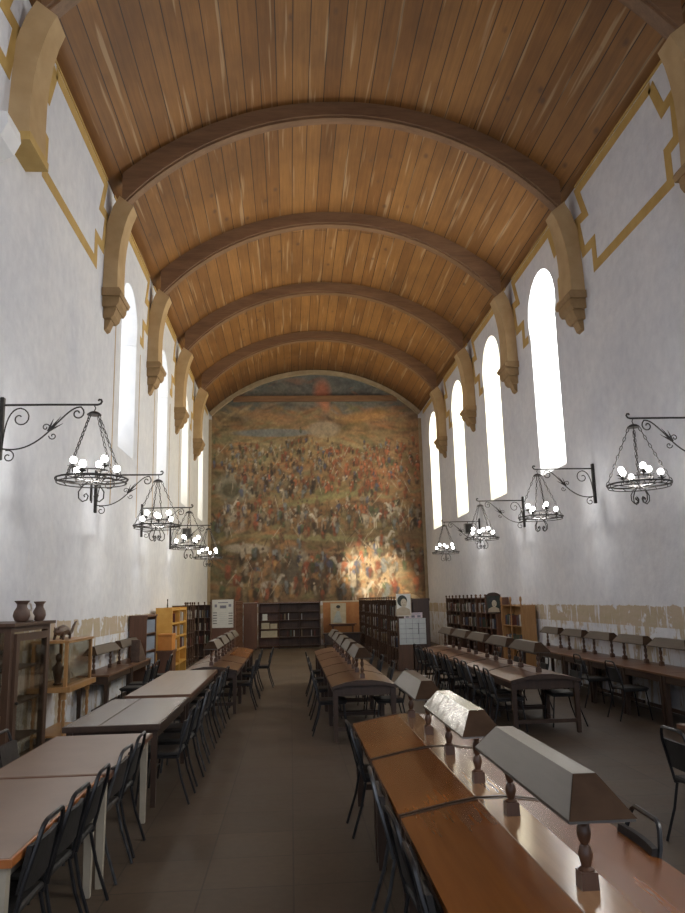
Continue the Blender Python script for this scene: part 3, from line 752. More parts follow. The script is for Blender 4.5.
def lamp_desk(label, cx, y0, y1, topm, ridgem, shadem, half=.5, posts=None, group=None, single=0, zedge=.725, zr=.80, shz=1.10, sh=None):
    cy = (y0 + y1) / 2; L = (y1 - y0) / 2
    t = thing('lamp_desk', label, 'desk', (cx, cy, 0), 0, group)
    if not single:
        for s in (-1, 1):
            pts = [(s * .10, zr), (s * .26, zr - .022), (s * half, zedge), (s * half, zedge - .03), (s * .26, zr - .06), (s * .10, zr - .035)]
            MB().prism(pts, -L, L).build('tabletop', topm, t)
        MB().box(-.10, .10, -L, L, zr - .035, zr + .004, .003).build('ridge_board', ridgem, t)
        for s in (-1, 1):
            ap = [(-half + .03, .60), (-half + .03, zedge - .03), (-.26, zr - .06), (-.10, zr - .036), (.10, zr - .036), (.26, zr - .06), (half - .03, zedge - .03), (half - .03, .60)]
            yy = s * (L - .05)
            MB().prism(ap, yy - .014, yy + .014).build('end_panel', M['darkwood'], t)
            eb = [(-half, zedge - .034), (-half, zedge + .003), (-.26, zr - .019), (-.10, zr + .005), (.10, zr + .005), (.26, zr - .019), (half, zedge + .003), (half, zedge - .034), (.26, zr - .064), (-.26, zr - .064)]
            MB().prism(eb, s * L, s * (L + .022)).build('edge_band', M['darkwood'], t)
        for s in (-1, 1): MB().box(s * (half - .045) - .012, s * (half - .045) + .012, -L + .06, L - .06, .60, zedge - .032).build('apron', M['darkwood'], t)
        for sx in (-1, 1):
            for sy in (-1, 1): MB().taper((sx * (half - .05), sy * (L - .05), 0), (sx * (half - .05), sy * (L - .05), zedge - .035), .026, .036).build('leg', M['darkwood'], t)
        for sy in (-1, 1): MB().box(-half + .06, half - .06, sy * (L - .05) - .018, sy * (L - .05) + .018, .14, .19).build('stretcher', M['darkwood'], t)
        px = 0; zp = zr + .004
    else:
        s = single                                # lamps on the wall side
        MB().box(-half, half, -L, L, .72, .75, .004).build('tabletop', topm, t)
        for sy in (-1, 1): MB().box(-half + .04, half - .04, sy * (L - .05) - .014, sy * (L - .05) + .014, .60, .72).build('end_panel', M['darkwood'], t)
        MB().box(-s * (half - .04) - .012, -s * (half - .04) + .012, -L + .06, L - .06, .62, .72).build('apron', M['darkwood'], t)
        for sx in (-1, 1):
            for sy in (-1, 1): MB().taper((sx * (half - .05), sy * (L - .05), 0), (sx * (half - .05), sy * (L - .05), .72), .026, .036).build('leg', M['darkwood'], t)
        MB().box(-.018, .018, -L + .06, L - .06, .14, .19).build('stretcher', M['darkwood'], t)
        px = s * (half - .19); zp = .75
    posts = posts or (-L * .62, L * .62)
    for p in posts: post_mb(px, p, zp, shz + .02).build('lamp_post', M['post'], t, True)
    a, b_ = sh or (-L + .06, L - .06)
    shd = shade_mb(px, a, b_, shz).build('lamp_shade', shadem, t); 
    for cp in shade_mb.caps: cp.build('end_cap', M['cap_brown'], shd)['label'] = 'brown end of the lamp shade'
    MB().tube([(px, a + .25, shz + .045), (px, b_ - .25, shz + .045)], .013, 6).build('lamp_tube', M['bulb_off'], shd, True)
    return t
gd = 'near lamp desks on the right of the aisle'
lamp_desk('nearest orange wood lamp desk with long plain grey shade on turned posts', -.125, 2.70, 4.35, M['desk'], M['deskridge'], M['shade'], .53, (3.05 - 3.535, 4.05 - 3.535), gd, sh=(2.85 - 3.535, 4.25 - 3.535))
lamp_desk('orange lamp desk with shiny dented bright shade, second from the camera', -.125, 4.42, 5.85, M['desk'], M['deskridge'], M['shade_shiny'], .53, (4.74 - 5.14, 5.58 - 5.14), gd, sh=(4.55 - 5.14, 5.86 - 5.14))
lamp_desk('orange lamp desk with small pale grey shade, third from the camera', -.125, 5.92, 7.55, M['desk'], M['deskridge'], M['shade'], .53, (6.39 - 6.73, 7.29 - 6.73), gd, sh=(6.24 - 6.73, 7.5 - 6.73))
for i in range(5):
    y = 10.7 + i * 1.52
    lamp_desk(nth(i, 'brown lamp desk') + ' in the central row facing the end shelves', -.24, y, y + 1.46, M['desk2'], M['desk2'], M['shade_dull'], .45, None, 'central far lamp desks')
for i in range(5):
    y = 10.75 + i * 1.45
    lamp_desk(nth(i, 'brown lamp desk') + ' in the long row right of the central bookcases', 2.32, y, y + 1.39, M['desk2'], M['desk2'], M['shade_dull'], .5, None, 'long right lamp desks')
for i in range(4):
    y = 13.70 + i * 1.45
    lamp_desk(nth(i, 'reddish lamp desk') + ' at the far end of the left aisle row', -2.66, y, y + 1.39, M['desk'] if i > 1 else M['desk2'], M['desk2'], M['shade'] if i < 2 else M['shade_dull'], .48, None, 'far left lamp desks')
for i in range(6):
    y = 9.55 + i * 1.34
    lamp_desk(nth(i, 'narrow wall desk with lamp shade') + ' along the peeling right wall', 4.43, y, y + 1.32, M['desk2'], M['desk2'], M['shade_dull'], .38, None, 'right wall lamp desks', single=1, shz=1.06)
for i in range(2):
    y = 13.3 + i * 1.98
    lamp_desk(('nearest' if i == 0 else 'farther') + ' narrow wall desk with lamp shade along the left wall', -4.56, y, y + 1.95, M['desk2'], M['desk2'], M['shade_dull'], .27, None, 'left wall lamp desks', single=-1, shz=1.08)

# ------------------------------------------------------------------ chandeliers on wall brackets
def spiral(c, r0, turns, a0, dirn=1, n=16, plane='XZ'):
    out = []
    for k in range(n + 1):
        u = k / n; a = a0 + dirn * turns * 2 * PI * u; rr = r0 * (1 - .82 * u)
        out.append((c[0] + rr * math.cos(a), 0, c[1] + rr * math.sin(a)))
    return out
def bez(p0, p1, p2, p3, n=12):
    out = []
    for k in range(n + 1):
        t = k / n; a, b_, c, d = (1 - t) ** 3, 3 * t * (1 - t) ** 2, 3 * t * t * (1 - t), t ** 3
        out.append(tuple(a * p0[i] + b_ * p1[i] + c * p2[i] + d * p3[i] for i in range(3)))
    return out
def make_bracket(label):
    # local: wall at x=0, arm towards +x, origin at arm height
    t = thing('wall_bracket', label, 'bracket')
    MB().box(0.002, .05, -.03, .03, -.70, .10, .008).build('wall_plate', M['iron'], t)
    a = MB().tube([(.03, 0, 0), (.6, 0, .004), (1.20, 0, 0), (1.235, 0, .012), (1.25, 0, .04), (1.238, 0, .066), (1.215, 0, .068), (1.205, 0, .05)], .014, 6)
    a.build('arm', M['iron'], t, True)
    s1 = MB().tube(bez((.05, 0, -.56), (.35, 0, -.62), (.55, 0, -.42), (.72, 0, -.22)) + bez((.72, 0, -.22), (.85, 0, -.08), (.92, 0, -.02), (1.0, 0, -.03), 8) + spiral((.955, -.11), .085, 1.15, 1.0, -1), .010, 5)
    s1.build('scroll', M['iron'], t, True)
    s2 = MB().tube(bez((.05, 0, -.56), (-.02 + .08, 0, -.35), (.02 + .06, 0, -.05), (.25, 0, -.04), 10) + spiral((.25, -.17), .13, 1.1, PI / 2, -1), .009, 5)
    s2.tube(spiral((.13, -.66), .085, 1.2, 2.0, -1), .008, 5)
    s2.build('scroll', M['iron'], t, True)
    lf = MB()
    for (dx, dz) in ((.15, .19), (.18, .10), (.06, .16)): lf.tube([(.60, 0, -.34), (.60 + dx * .5, 0, -.34 + dz * .5), (.60 + dx, 0, -.34 + dz)], [.016, .010, .002], 5)
    lf.tube(spiral((.57, -.29), .05, 1.1, 0, 1), .007, 5); lf.tube(spiral((.66, -.40), .05, 1.1, PI, 1), .007, 5)
    lf.build('leaf_spray', M['iron'], t, True)
    return t
def make_chandelier(label):
    # local: origin at the hook, ring .90 below
    t = thing('chandelier', label, 'chandelier')
    zr = -.92; R = .43
    cap = MB().tube([(0, 0, .02), (.015, 0, -.01), (0, 0, -.05)], .007, 5)
    cap.lathe([(.02, -.05), (.05, -.06), (.085, -.085), (.09, -.10), (.06, -.10)], (0, 0, 0), 10)
    cap.build('canopy', M['iron'], t, True)
    for k in range(4):
        a = PI / 4 + k * PI / 2 + .35; ca_, sa = math.cos(a), math.sin(a)
        ch = MB(); n = 13
        p0 = Vector((.07 * ca_, .07 * sa, -.10)); p1 = Vector((R * ca_, R * sa, zr))
        for i in range(n):
            q0 = p0.lerp(p1, (i - .08) / n); q1 = p0.lerp(p1, (i + 1.08) / n)
            d = (q1 - q0); side = Vector((-sa, ca_, 0)) if i % 2 else d.cross(Vector((-sa, ca_, 0))).normalized()
            mid = (q0 + q1) / 2; wd = .014
            ch.tube([q0, q0.lerp(mid, .5) + side * wd, mid + side * wd * 1.1, q1.lerp(mid, .5) + side * wd, q1, q1.lerp(mid, .5) - side * wd, mid - side * wd * 1.1, q0.lerp(mid, .5) - side * wd], .0058, 4, True)
        ch.build('chain', M['iron'], t)
    def circ(r_, z, n=28): return [(r_ * math.cos(2 * PI * i / n), r_ * math.sin(2 * PI * i / n), z) for i in range(n)]
    g = MB().tube(circ(R, zr), .012, 6, True); g.tube(circ(R * .97, zr - .045), .008, 5, True)
    for k in range(12):
        a = 2 * PI * k / 12; g.tube([(R * .97 * math.cos(a), R * .97 * math.sin(a), zr - .045), (R * 1.03 * math.cos(a + .12), R * 1.03 * math.sin(a + .12), zr + .005)], .006, 4)
    for k in range(6):
        a = 2 * PI * k / 6; g.tube([(0, 0, zr - .03), (R * .5 * math.cos(a), R * .5 * math.sin(a), zr - .03), (R * math.cos(a), R * math.sin(a), zr)], .007, 4)
    g.build('outer_ring', M['iron'], t, True)
    i_ = MB().tube(circ(.20, zr + .10, 20), .009, 5, True); i_.tube(circ(.17, zr + .03, 20), .007, 5, True)
    for k in range(8):
        a = 2 * PI * k / 8; i_.tube([(.17 * math.cos(a), .17 * math.sin(a), zr + .03), (.21 * math.cos(a), .21 * math.sin(a), zr + .065), (.20 * math.cos(a), .20 * math.sin(a), zr + .10)], .006, 4)
        i_.tube([(.16 * math.cos(a), .16 * math.sin(a), zr + .04), (.12 * math.cos(a + .4), .12 * math.sin(a + .4), zr - .03)], .006, 4)
    i_.build('inner_ring', M['iron'], t, True)
    for k in range(6):
        a = 2 * PI * k / 6 + .4; rr = .225 if k % 2 else .30; zz_ = zr + (.13 if k % 2 else .045)
        cx_, cy_ = rr * math.cos(a), rr * math.sin(a)
        hl = MB().lathe([(.010, -.05), (.012, 0), (.045, .012), (.05, .02), (.02, .022), (.018, .06), (.014, .062)], (cx_, cy_, zz_), 8)
        for j in range(3): hl.tube([(cx_, cy_, zz_), (cx_ + .07 * math.cos(a + (j - 1) * .9), cy_ + .07 * math.sin(a + (j - 1) * .9), zz_ + .03)], [.012, .003], 4)
        h_ = hl.build('candle_holder', M['iron'], t, True)
        MB().sphere((cx_, cy_, zz_ + .10), .043, 10, 7, 1.1).build('bulb', M['bulb'], h_, True)
    for k in range(4):
        a = k * PI / 2 + .2; ca_, sa = math.cos(a), math.sin(a)
        prof = [(.04, zr - .03), (.10, zr - .08), (.15, zr - .16), (.145, zr - .24), (.10, zr - .28), (.05, zr - .26), (.035, zr - .21), (.06, zr - .18), (.085, zr - .20), (.075, zr - .225)]
        MB().tube([(u * ca_, u * sa, z) for u, z in prof], .0085, 5).build('scroll', M['iron'], t, True)
    return t
bracket0 = chand0 = None
places = [(-1, 9.42, 4.40), (-1, 14.1, 4.28), (-1, 18.5, 4.20), (-1, 22.9, 4.20), (1, 10.2, 4.36), (1, 14.47, 4.36), (1, 19.11, 4.33), (1, 23.75, 4.26)]
cnt = {-1: 0, 1: 0}
for side, y, z in places:
    i = cnt[side]; cnt[side] += 1
    sd = 'left' if side < 0 else 'right'
    lb = nth(i, 'black scrolled iron bracket') + ' on the %s wall' % sd
    lc = nth(i, 'lit iron ring chandelier') + ' hanging along the %s wall' % sd
    rz = 0 if side < 0 else PI
    bl = (side * HW, y, z); cl = (side * (HW - 1.16), y, z - .036)
    if bracket0 is None:
        bracket0 = make_bracket(lb); bracket0.location = bl; bracket0['group'] = 'iron wall brackets'
        chand0 = make_chandelier(lc); chand0.location = cl; chand0['group'] = 'iron chandeliers'
    else:
        dup(bracket0, bl, rz, lb, 'iron wall brackets'); dup(chand0, cl, rz + i * .37, lc, 'iron chandeliers')
    L = bpy.data.lights.new('chandelier_glow', 'POINT'); L.energy = 26; L.color = (1, .97, .93); L.shadow_soft_size = .05
    lo = bpy.data.objects.new('chandelier_glow', L); C.objects.link(lo); lo.location = (cl[0], cl[1], cl[2] - .80)
# small loudspeakers hung under the fourth brackets
for side in (-1, 1):
    sx = side * (HW - .42)
    t = thing('loudspeaker', 'small square grey loudspeaker under the farthest bracket on the %s wall' % ('left' if side < 0 else 'right'), 'speaker', (sx, 23.62, 4.05))
    MB().box(-.13, .13, -.10, .075, -.19, .14, .012).build('cabinet', M['speaker'], t)
    MB().box(-.11, .11, -.108, -.10, -.16, .11).build('grille', M['doordark'], t)
    MB().tube([(0, .075, .14), (0, .11, .19)], .012, 5).build('hanger', M['iron'], t)

# ------------------------------------------------------------------ bookcases and books
BK = {}
def book_mesh(k):
    if k in BK: return BK[k]
    mb = MB(); w, d, h = .032 + .006 * (k % 3), .17, .235 + .015 * (k % 4)
    mb.box(0, w, 0, d, 0, h, .003)
    me_o = mb.build('book', M['book%d' % (k % 7)])
    BK[k] = me_o.data; bpy.data.objects.remove(me_o); return BK[k]
def put_books(mat, slots, label, group, skip=.12):
    """slots: list of (x0, x1, y_front, z) in case coordinates; books' spines face -y."""
    for (x0, x1, yf, z, n) in slots:
        step = (x1 - x0) / n
        for i in range(n):
            if random.random() < skip: continue
            o = bpy.data.objects.new('book', book_mesh(random.randrange(28))); C.objects.link(o)
            o.matrix_world = mat @ Matrix.Translation((x0 + i * step, yf, z)) 
            tag(o, label, 'book', group)
def bookcase(name, label, loc, rz, w, h, d, nsh, wm, nposts=0, group=None, back=True, finial=.10, zlow=.10):
    """front faces local -y; origin at the middle of the front foot."""
    t = thing(name, label, 'bookcase', loc, rz, group)
    for s in (-1, 1): MB().box(s * w / 2 - .015, s * w / 2 + .015, .02, d, 0, h).build('side_panel', wm, t)
    if back: MB().box(-w / 2, w / 2, d - .02, d - .004, .02, h - .01).build('back_panel', wm, t)
    zs_ = [zlow + (h - .03 - zlow) * i / nsh for i in range(nsh + 1)]
    for z in zs_: MB().box(-w / 2 + .016, w / 2 - .016, .03, d - .022, z, z + .025).build('shelf', wm, t)
    if nposts:
        for i in range(nposts):
            x = -w / 2 + w * i / (nposts - 1)
            p = MB().taper((x, .004, 0), (x, .004, .16), .024, .024)
            prof = [(.024, .16)]
            nn = nsh * 2
            for k in range(nn):
                z0 = .16 + (h - .16) * k / nn; dz = (h - .16) / nn
                prof += [(.014, z0 + dz * .1), (.024, z0 + dz * .5), (.014, z0 + dz * .9)]
            prof += [(.028, h), (.014, h + finial * .25), (.032, h + finial * .6), (.026, h + finial * .85), (.004, h + finial)]
            p.lathe(prof, (x, .004, 0), 8); p.build('post', wm, t, True)
    t['_z'] = str([round(z + .025, 3) for z in zs_[:-1]])
    zz_ = [z + .025 for z in zs_[:-1]]; del t['_z']
    return t, Matrix.Translation(loc) @ Matrix.Rotation(rz, 4, 'Z'), zz_
# long run of cases right of the central desks: faces the aisle (-x)
for i in range(5):
    y = 20.55 + 1.12 + i * 2.29
    t, mt, zl = bookcase('bookcase', nth(i, 'dark bookcase with turned posts') + ' in the run beside the central desks', (1.62, y, 0), -PI / 2, 2.22, 1.86, .40, 4, M['bookwood'], 5, 'central bookcase run')
    k = 6 if i == 0 else 5
    put_books(mt, [(-1.08 + .555 * j + .03, -1.08 + .555 * (j + 1) - .02, .06, z, (4 if i < 2 else 3)) for j in range(4) for z in zl[1:]], 'upright book on shelves of the central dark bookcase run', 'books in the central bookcases', .42)
# end case of that run, its plain end towards the camera
t = thing('bookcase', 'dark bookcase end panel carrying portrait and calendar beside the central desks', 'bookcase', (2.25, 20.55, 0), 0)
MB().box(-.20, .25, 0, .04, 0, 1.86).build('end_panel', M['darkwood'], t)
MB().box(-.20, .25, .04, 11.3, .02, 1.80).build('back_body', M['bookwood'], t)
MB().box(-.215, .265, -.012, .05, 1.82, 1.88).build('cornice', M['darkwood'], t)
# back centre: three bays
bays_x = [-2.14, -1.30, -.46]
for i, bx in enumerate(bays_x):
    t, mt, zl = bookcase('bookcase', ['left bay of the low shelving under the mural, holding cream papers', 'middle bay of the low dark shelving under the mural', 'right bay of the low dark shelving beside the orange backdrop'][i], (bx, 31.4, 0), 0, .83, 1.82, .38, 5, M['redwood'] if i == 0 else M['bookwood'], 0, 'three shelving bays under the mural')
    if i == 0:
        for (x0, x1, zi, hh, lab) in ((-.26, -.06, 3, .26, 'small white card propped on the upper left shelf under the mural'), (-.30, .02, 2, .24, 'cream paper stack left on the middle shelf under the mural'), (.06, .34, 2, .20, 'cream paper stack right on the middle shelf under the mural'), (-.32, .34, 1, .26, 'wide cream paper bundle on the lower shelf under the mural')):
            o = MB(); nsheets = 4
            for q in range(nsheets): o.box(x0 + .004 * (q % 2), x1 - .003 * (q % 3), .05 + .002 * q, .26, hh * q / nsheets, hh * (q + .94) / nsheets)
            ob = o.build('paper_stack', M['paper'] if zi == 3 else M['paper_cream']); ob.matrix_world = mt @ Matrix.Translation((0, 0, zl[zi])); tag(ob, lab, 'paper')
    else:
        put_books(mt, [(-.36, .30, .08, zl[1], 5), (-.36, .1, .08, zl[3], 3)], 'dark bound book in low shelving under the mural', 'books in the low shelving', .3)
trim(MB().box(-2.60, -.02, 31.36, 31.80, 1.822, 1.86), M['redwood'])
# left back cases
t, mt, zl = bookcase('bookcase', 'dark bookcase with finials facing camera left of the white notice', (-4.38, 26.4, 0), 0, .82, 1.84, .4, 4, M['bookwood'], 5)
put_books(mt, [(-.38, .36, .06, z, 9) for z in zl[1:]], 'small book in the dark finial bookcase left of the white notice', 'books left of the notice', .3)
t, mt, zl = bookcase('bookcase', 'dark bookcase along the left wall behind the yellow shelf', (-4.42, 24.6, 0), PI / 2, 2.2, 1.84, .4, 4, M['bookwood'], 5)
put_books(mt, [(-1.05, 1.02, .06, z, 10) for z in zl[1:]], 'book in the dark left wall bookcase behind the yellow shelf', 'books behind the yellow shelf', .4)
for i in range(2):
    t, mt, zl = bookcase('bookcase', ['reddish slatted bookcase behind the white notice panel facing the aisle', 'farther reddish bookcase behind the notice nearest the mural'][i], (-3.20, 28.1 + i * 2.25, 0), PI / 2, 2.2, 1.84, .36, 4, M['redwood'], 7)
    put_books(mt, [(-1.05 + .35 * j, -1.05 + .35 * j + .3, .06, z, 3) for j in range(6) for z in zl[1:]], 'pale upright book between slats of bookcase behind the notice', 'books behind the notice', .68)
t = thing('notice_board', 'brown end panel under the white notice at the left desks', 'panel', (-3.60, 26.9, 0))
MB().box(-.42, .42, 0, .04, .05, 1.90).build('board', M['redwood'], t)
for s in (-1, 1): MB().box(s * .40 - .03, s * .40 + .03, -.03, .07, 0, 1.94).build('post', M['redwood'], t)
t = thing('wooden_cupboard', 'light brown tall wooden cupboard between notice bookcases and low shelving', 'cupboard', (-2.87, 31.2, 0))
MB().box(-.28, .26, 0, .5, .06, 1.80).build('carcass', M['redwood'], t)
for s in (-1, 1): MB().box(s * .13 - .115, s * .13 + .115, -.02, 0, .14, 1.72).build('door', M['redwood'], t)
MB().box(-.30, .28, -.03, .5, 1.80, 1.85).build('cornice', M['redwood'], t)
MB().box(-.26, .24, .02, .5, 0, .06).build('plinth', M['darkwood'], t)
# right wall cases
for i in range(3):
    t, mt, zl = bookcase('bookcase', ['reddish brown shelf unit on the right wall under the framed portrait', 'dark finial bookcase on the right wall beside the portrait unit', 'farther dark finial bookcase on the right wall nearest the mural'][i], (4.42, 22.0 + i * 2.25, 0), -PI / 2, 2.2, 1.86, .38, 4, M['redwood'] if i == 0 else M['bookwood'], 5, 'right wall bookcases')
    put_books(mt, [(-1.06 + .55 * j, -1.06 + .55 * j + .46, .06, z, 5 if i else 3) for j in range(4) for z in zl[2:]], ['book in the reddish unit under the framed portrait', 'pale book in the dark right wall bookcase beside the portrait unit', 'pale book in the right wall bookcase nearest the mural'][i], ['books under the framed portrait', 'books beside the portrait unit', 'books on the right wall nearest the mural'][i], .3)
t, mt, zl = bookcase('bookcase', 'honey coloured open bookcase with tall end posts on the right wall', (4.42, 19.45, 0), -PI / 2, 1.75, 1.66, .36, 3, M['lightwood'], 3, None, True, .22)
put_books(mt, [(-.80, -.1, .06, z, 9) for z in zl[1:]] + [(.1, .75, .06, z, 8) for z in zl[1:]], 'white spined book in the honey coloured bookcase on right wall', 'books in the honey bookcase', .2)

# portrait, calendar, notice, framed portrait
def picture(name, label, cat, loc, rz, w, h, framem, facem, frame=.02):
    t = thing(name, label, cat, loc, rz)
    f = MB()
    f.box(-w / 2, w / 2, 0, .02, 0, frame); f.box(-w / 2, w / 2, 0, .02, h - frame, h); f.box(-w / 2, -w / 2 + frame, 0, .02, frame, h - frame); f.box(w / 2 - frame, w / 2, 0, .02, frame, h - frame)
    f.build('frame', framem, t)
    MB().box(-w / 2 + frame, w / 2 - frame, .006, .018, frame, h - frame).build('sheet', facem, t)
    return t
def disc(c, a, b_, y, n=16, rot=0): return [(c[0] + a * math.cos(2 * PI * k / n), c[1] + b_ * math.sin(2 * PI * k / n)) for k in range(n)]
def portrait_marks(t, s, cx, cz, darkm, y=.006):
    """plain drawn bust: hair, face, neck and shoulders."""
    MB().prism([(cx - .26 * s, cz - .42 * s), (cx + .26 * s, cz - .42 * s), (cx + .22 * s, cz - .22 * s), (cx + .06 * s, cz - .14 * s), (cx - .06 * s, cz - .14 * s), (cx - .22 * s, cz - .22 * s)], y - .002, y).build('drawn_shoulders', M['skin_print'], t)
    MB().prism(disc((cx - .02 * s, cz + .06 * s), .17 * s, .19 * s, 0), y - .003, y).build('drawn_hair', darkm, t)
    MB().prism(disc((cx + .03 * s, cz - .01 * s), .105 * s, .145 * s, 0), y - .004, y).build('drawn_face', M['paper_cream'], t)
    e = MB()
    for dx in (-.045, .045): e.box(cx + .03 * s + dx * s - .018 * s, cx + .03 * s + dx * s + .018 * s, y - .005, y, cz + .01 * s, cz + .022 * s)
    e.box(cx + .005 * s, cx + .055 * s, y - .005, y, cz - .085 * s, cz - .07 * s)
    e.build('drawn_features', darkm, t)
t = picture('portrait_print', 'pale portrait drawing of a dark haired head on the bookcase end', 'picture', (1.80, 20.515, 1.42), 0, .40, .60, M['paper_cream'], M['paper'], .012)
portrait_marks(t, .8, -.02, .36, M['ink_green'])
t = thing('calendar', 'pale grey grid calendar with pinkish header hung on the bookcase end', 'calendar', (2.02, 20.53, .68))
MB().box(-.36, .36, 0, .02, 0, .68).build('sheet', M['paper_grey'], t)
g = MB()
for k in range(1, 4): g.box(-.36 + .18 * k - .004, -.36 + .18 * k + .004, -.002, 0, .03, .66)
for k in range(1, 5): g.box(-.34, .34, -.002, 0, .02 + .13 * k - .004, .02 + .13 * k + .004)
g.build('printed_grid', M['ink_mid'], t)
d = MB().box(-.10, .0, -.003, 0, .40, .415); d.box(.15, .165, -.003, 0, .26, .56); d.build('printed_marks', M['ink'], t)
hd = MB().box(-.22, .28, .002, .016, .685, .83).build('header', M['paper_pink'], t)
pm = MB()
for k in range(3): pm.box(-.18 + .16 * k, -.09 + .16 * k, -.001, .002, .70, .76)
pm.box(-.15, .22, -.001, .002, .785, .80); pm.build('printed_blocks', M['ink_mid'], hd)
t = thing('notice_sheet', 'white notice sheet with dark printed bars on brown panel at left', 'notice', (-3.60, 26.888, 1.04))
MB().box(-.37, .37, 0, .012, 0, .96).build('sheet', M['paper'], t)
for x0, x1, dz in ((-.34, -.20, 0), (.20, .34, -.02)):
    for k in range(5): MB().box(x0, x1, -.002, 0, .14 + .09 * k + dz, .164 + .09 * k + dz).build('printed_bar', M['ink'], t)
b2 = MB().box(-.10, .12, -.002, 0, .66, .76); b2.box(-.28, -.20, -.002, 0, .70, .80); b2.box(.20, .29, -.002, 0, .71, .80); b2.box(-.16, .18, -.002, 0, .84, .87)
b2.build('printed_heading', M['ink_mid'], t)
l3 = MB()
for k in range(7): l3.box(-.14, .15, -.002, 0, .12 + .065 * k, .128 + .065 * k)
l3.build('printed_lines', M['paper_grey'], t)
t = picture('framed_portrait', 'framed dark green portrait at the end of the right wall bookcases', 'picture', (4.36, 20.868, 1.42), 0, .42, .52, M['darkwood'], M['ink_green'], .04)
portrait_marks(t, .66, 0, .28, M['ink'])
ar = MB().prism([(-.18, .52), (.18, .52), (.13, .555), (.05, .575), (-.05, .575), (-.13, .555)], .0, .02); ar.build('frame_crest', M['darkwood'], t)

# orange backdrop with painting and small table, dark desk
t = thing('backdrop_panel', 'orange painted backdrop panel under the mural right of the shelving', 'panel', (1.0, 32.9, 0))
MB().box(-.86, .86, 0, .04, .12, 1.80).build('board', M['orangewall'], t)
MB().box(-.88, .88, -.02, .05, 1.80, 1.86).build('top_rail', M['paper_cream'], t)
for s in (-1, 1): MB().box(s * .80 - .03, s * .80 + .03, 0, .05, 0, .12).build('foot', M['redwood'], t)
t = picture('painting', 'painting of a pale blue dressed figure before the orange backdrop', 'picture', (.78, 32.66, .905), 0, .66, .85, M['paper_cream'], M['paper_cream'], .015)
MB().prism([(-.24, .04), (.16, .04), (.10, .30), (.05, .52), (-.06, .52), (-.16, .30)], .002, .006).build('painted_dress', M['pale_blue'], t)
MB().prism(disc((.0, .62), .075, .10, 0), .001, .006).build('painted_head', M['skin_print'], t)
MB().prism(disc((.0, .70), .09, .07, 0), .0005, .006).build('painted_hair', M['ink'], t)
t = thing('side_table', 'narrow brown table on thin legs before the orange backdrop', 'table', (.95, 32.55, 0))
MB().box(-.58, .58, -.16, .20, .86, .90, .004).build('tabletop', M['redwood'], t)
for sx in (-1, 1):
    for sy in (-.12, .16): MB().taper((sx * .42, sy, 0), (sx * .42, sy, .86), .018, .024).build('leg', M['redwood'], t)
MB().box(-.5, .5, -.13, -.11, .80, .86).build('apron', M['redwood'], t)
t = thing('low_desk', 'low dark desk in front of the orange backdrop', 'desk', (.80, 30.4, 0))
MB().box(-.78, .72, -.3, .3, .56, .62, .004).build('desktop', M['darkwood'], t)
MB().box(-.70, .66, -.24, -.21, .20, .56).build('front_panel', M['darkwood'], t)
for sx in (-.70, .64):
    for sy in (-.24, .24): MB().taper((sx, sy, 0), (sx, sy, .56), .025, .032).build('leg', M['darkwood'], t)

# ------------------------------------------------------------------ left wall furniture
# tall dark vitrine
t = thing('glass_cabinet', 'tall dark wooden display cabinet with glazed door at left wall', 'cabinet', (-4.50, 9.03, 0))
hx, hy, H = .31, .66, 1.70
MB().box(-hx - .02, hx + .02, -hy - .02, hy + .02, 0, .12).build('plinth', M['darkwood'], t)
MB().box(-hx - .04, hx + .05, -hy - .05, hy + .05, H, H + .035).build('cornice', M['bookwood'], t)
MB().box(-hx, hx, -hy, hy, H - .06, H).build('top_rail', M['bookwood'], t)
MB().box(-hx, -hx + .02, -hy, hy, .12, H - .06).build('back_panel', M['bookwood'], t)
for sx in (-1, 1):
    for sy in (-1, 1): MB().box(sx * (hx - .035) - .035, sx * (hx - .035) + .035, sy * (hy - .05) - .05, sy * (hy - .05) + .05, .12, H - .06).build('post', M['bookwood'], t)
for z in (.45, .85, 1.22): MB().box(-hx + .03, hx - .05, -hy + .05, hy - .05, z, z + .018).build('shelf', M['bookwood'], t)
dr_ = MB()
dr_.box(hx, hx + .03, -hy + .10, -hy + .20, .16, H - .08); dr_.box(hx, hx + .03, hy - .20, hy - .10, .16, H - .08); dr_.box(hx, hx + .03, -hy + .2, hy - .2, .16, .26); dr_.box(hx, hx + .03, -hy + .2, hy - .2, H - .16, H - .08)
dd = dr_.build('door', M['bookwood'], t)
MB().box(hx + .012, hx + .018, -hy + .2, hy - .2, .26, H - .16).build('glass_pane', M['glass'], dd)
MB().sphere((hx + .045, -hy + .15, .9), .018).build('knob', M['iron'], dd, True)
MB().box(-hx + .07, hx - .07, -hy + .01, -hy + .018, .12, H - .06).build('side_glass', M['glass'], t)
MB().box(-hx + .07, hx - .07, hy - .018, hy - .01, .12, H - .06).build('side_glass', M['glass'], t)
def pot(name, label, loc, prof, mat, extra=None, kind='vase'):
    mb = MB().lathe(prof, (0, 0, 0), 16)
    o = mb.build(name, mat, None, True, loc); tag(o, label, kind); return o
VP = [(.05, 0), (.075, .02), (.095, .07), (.085, .12), (.055, .17), (.055, .20), (.085, .235), (.085, .24), (.05, .20), (.045, .17), (.02, .05)]
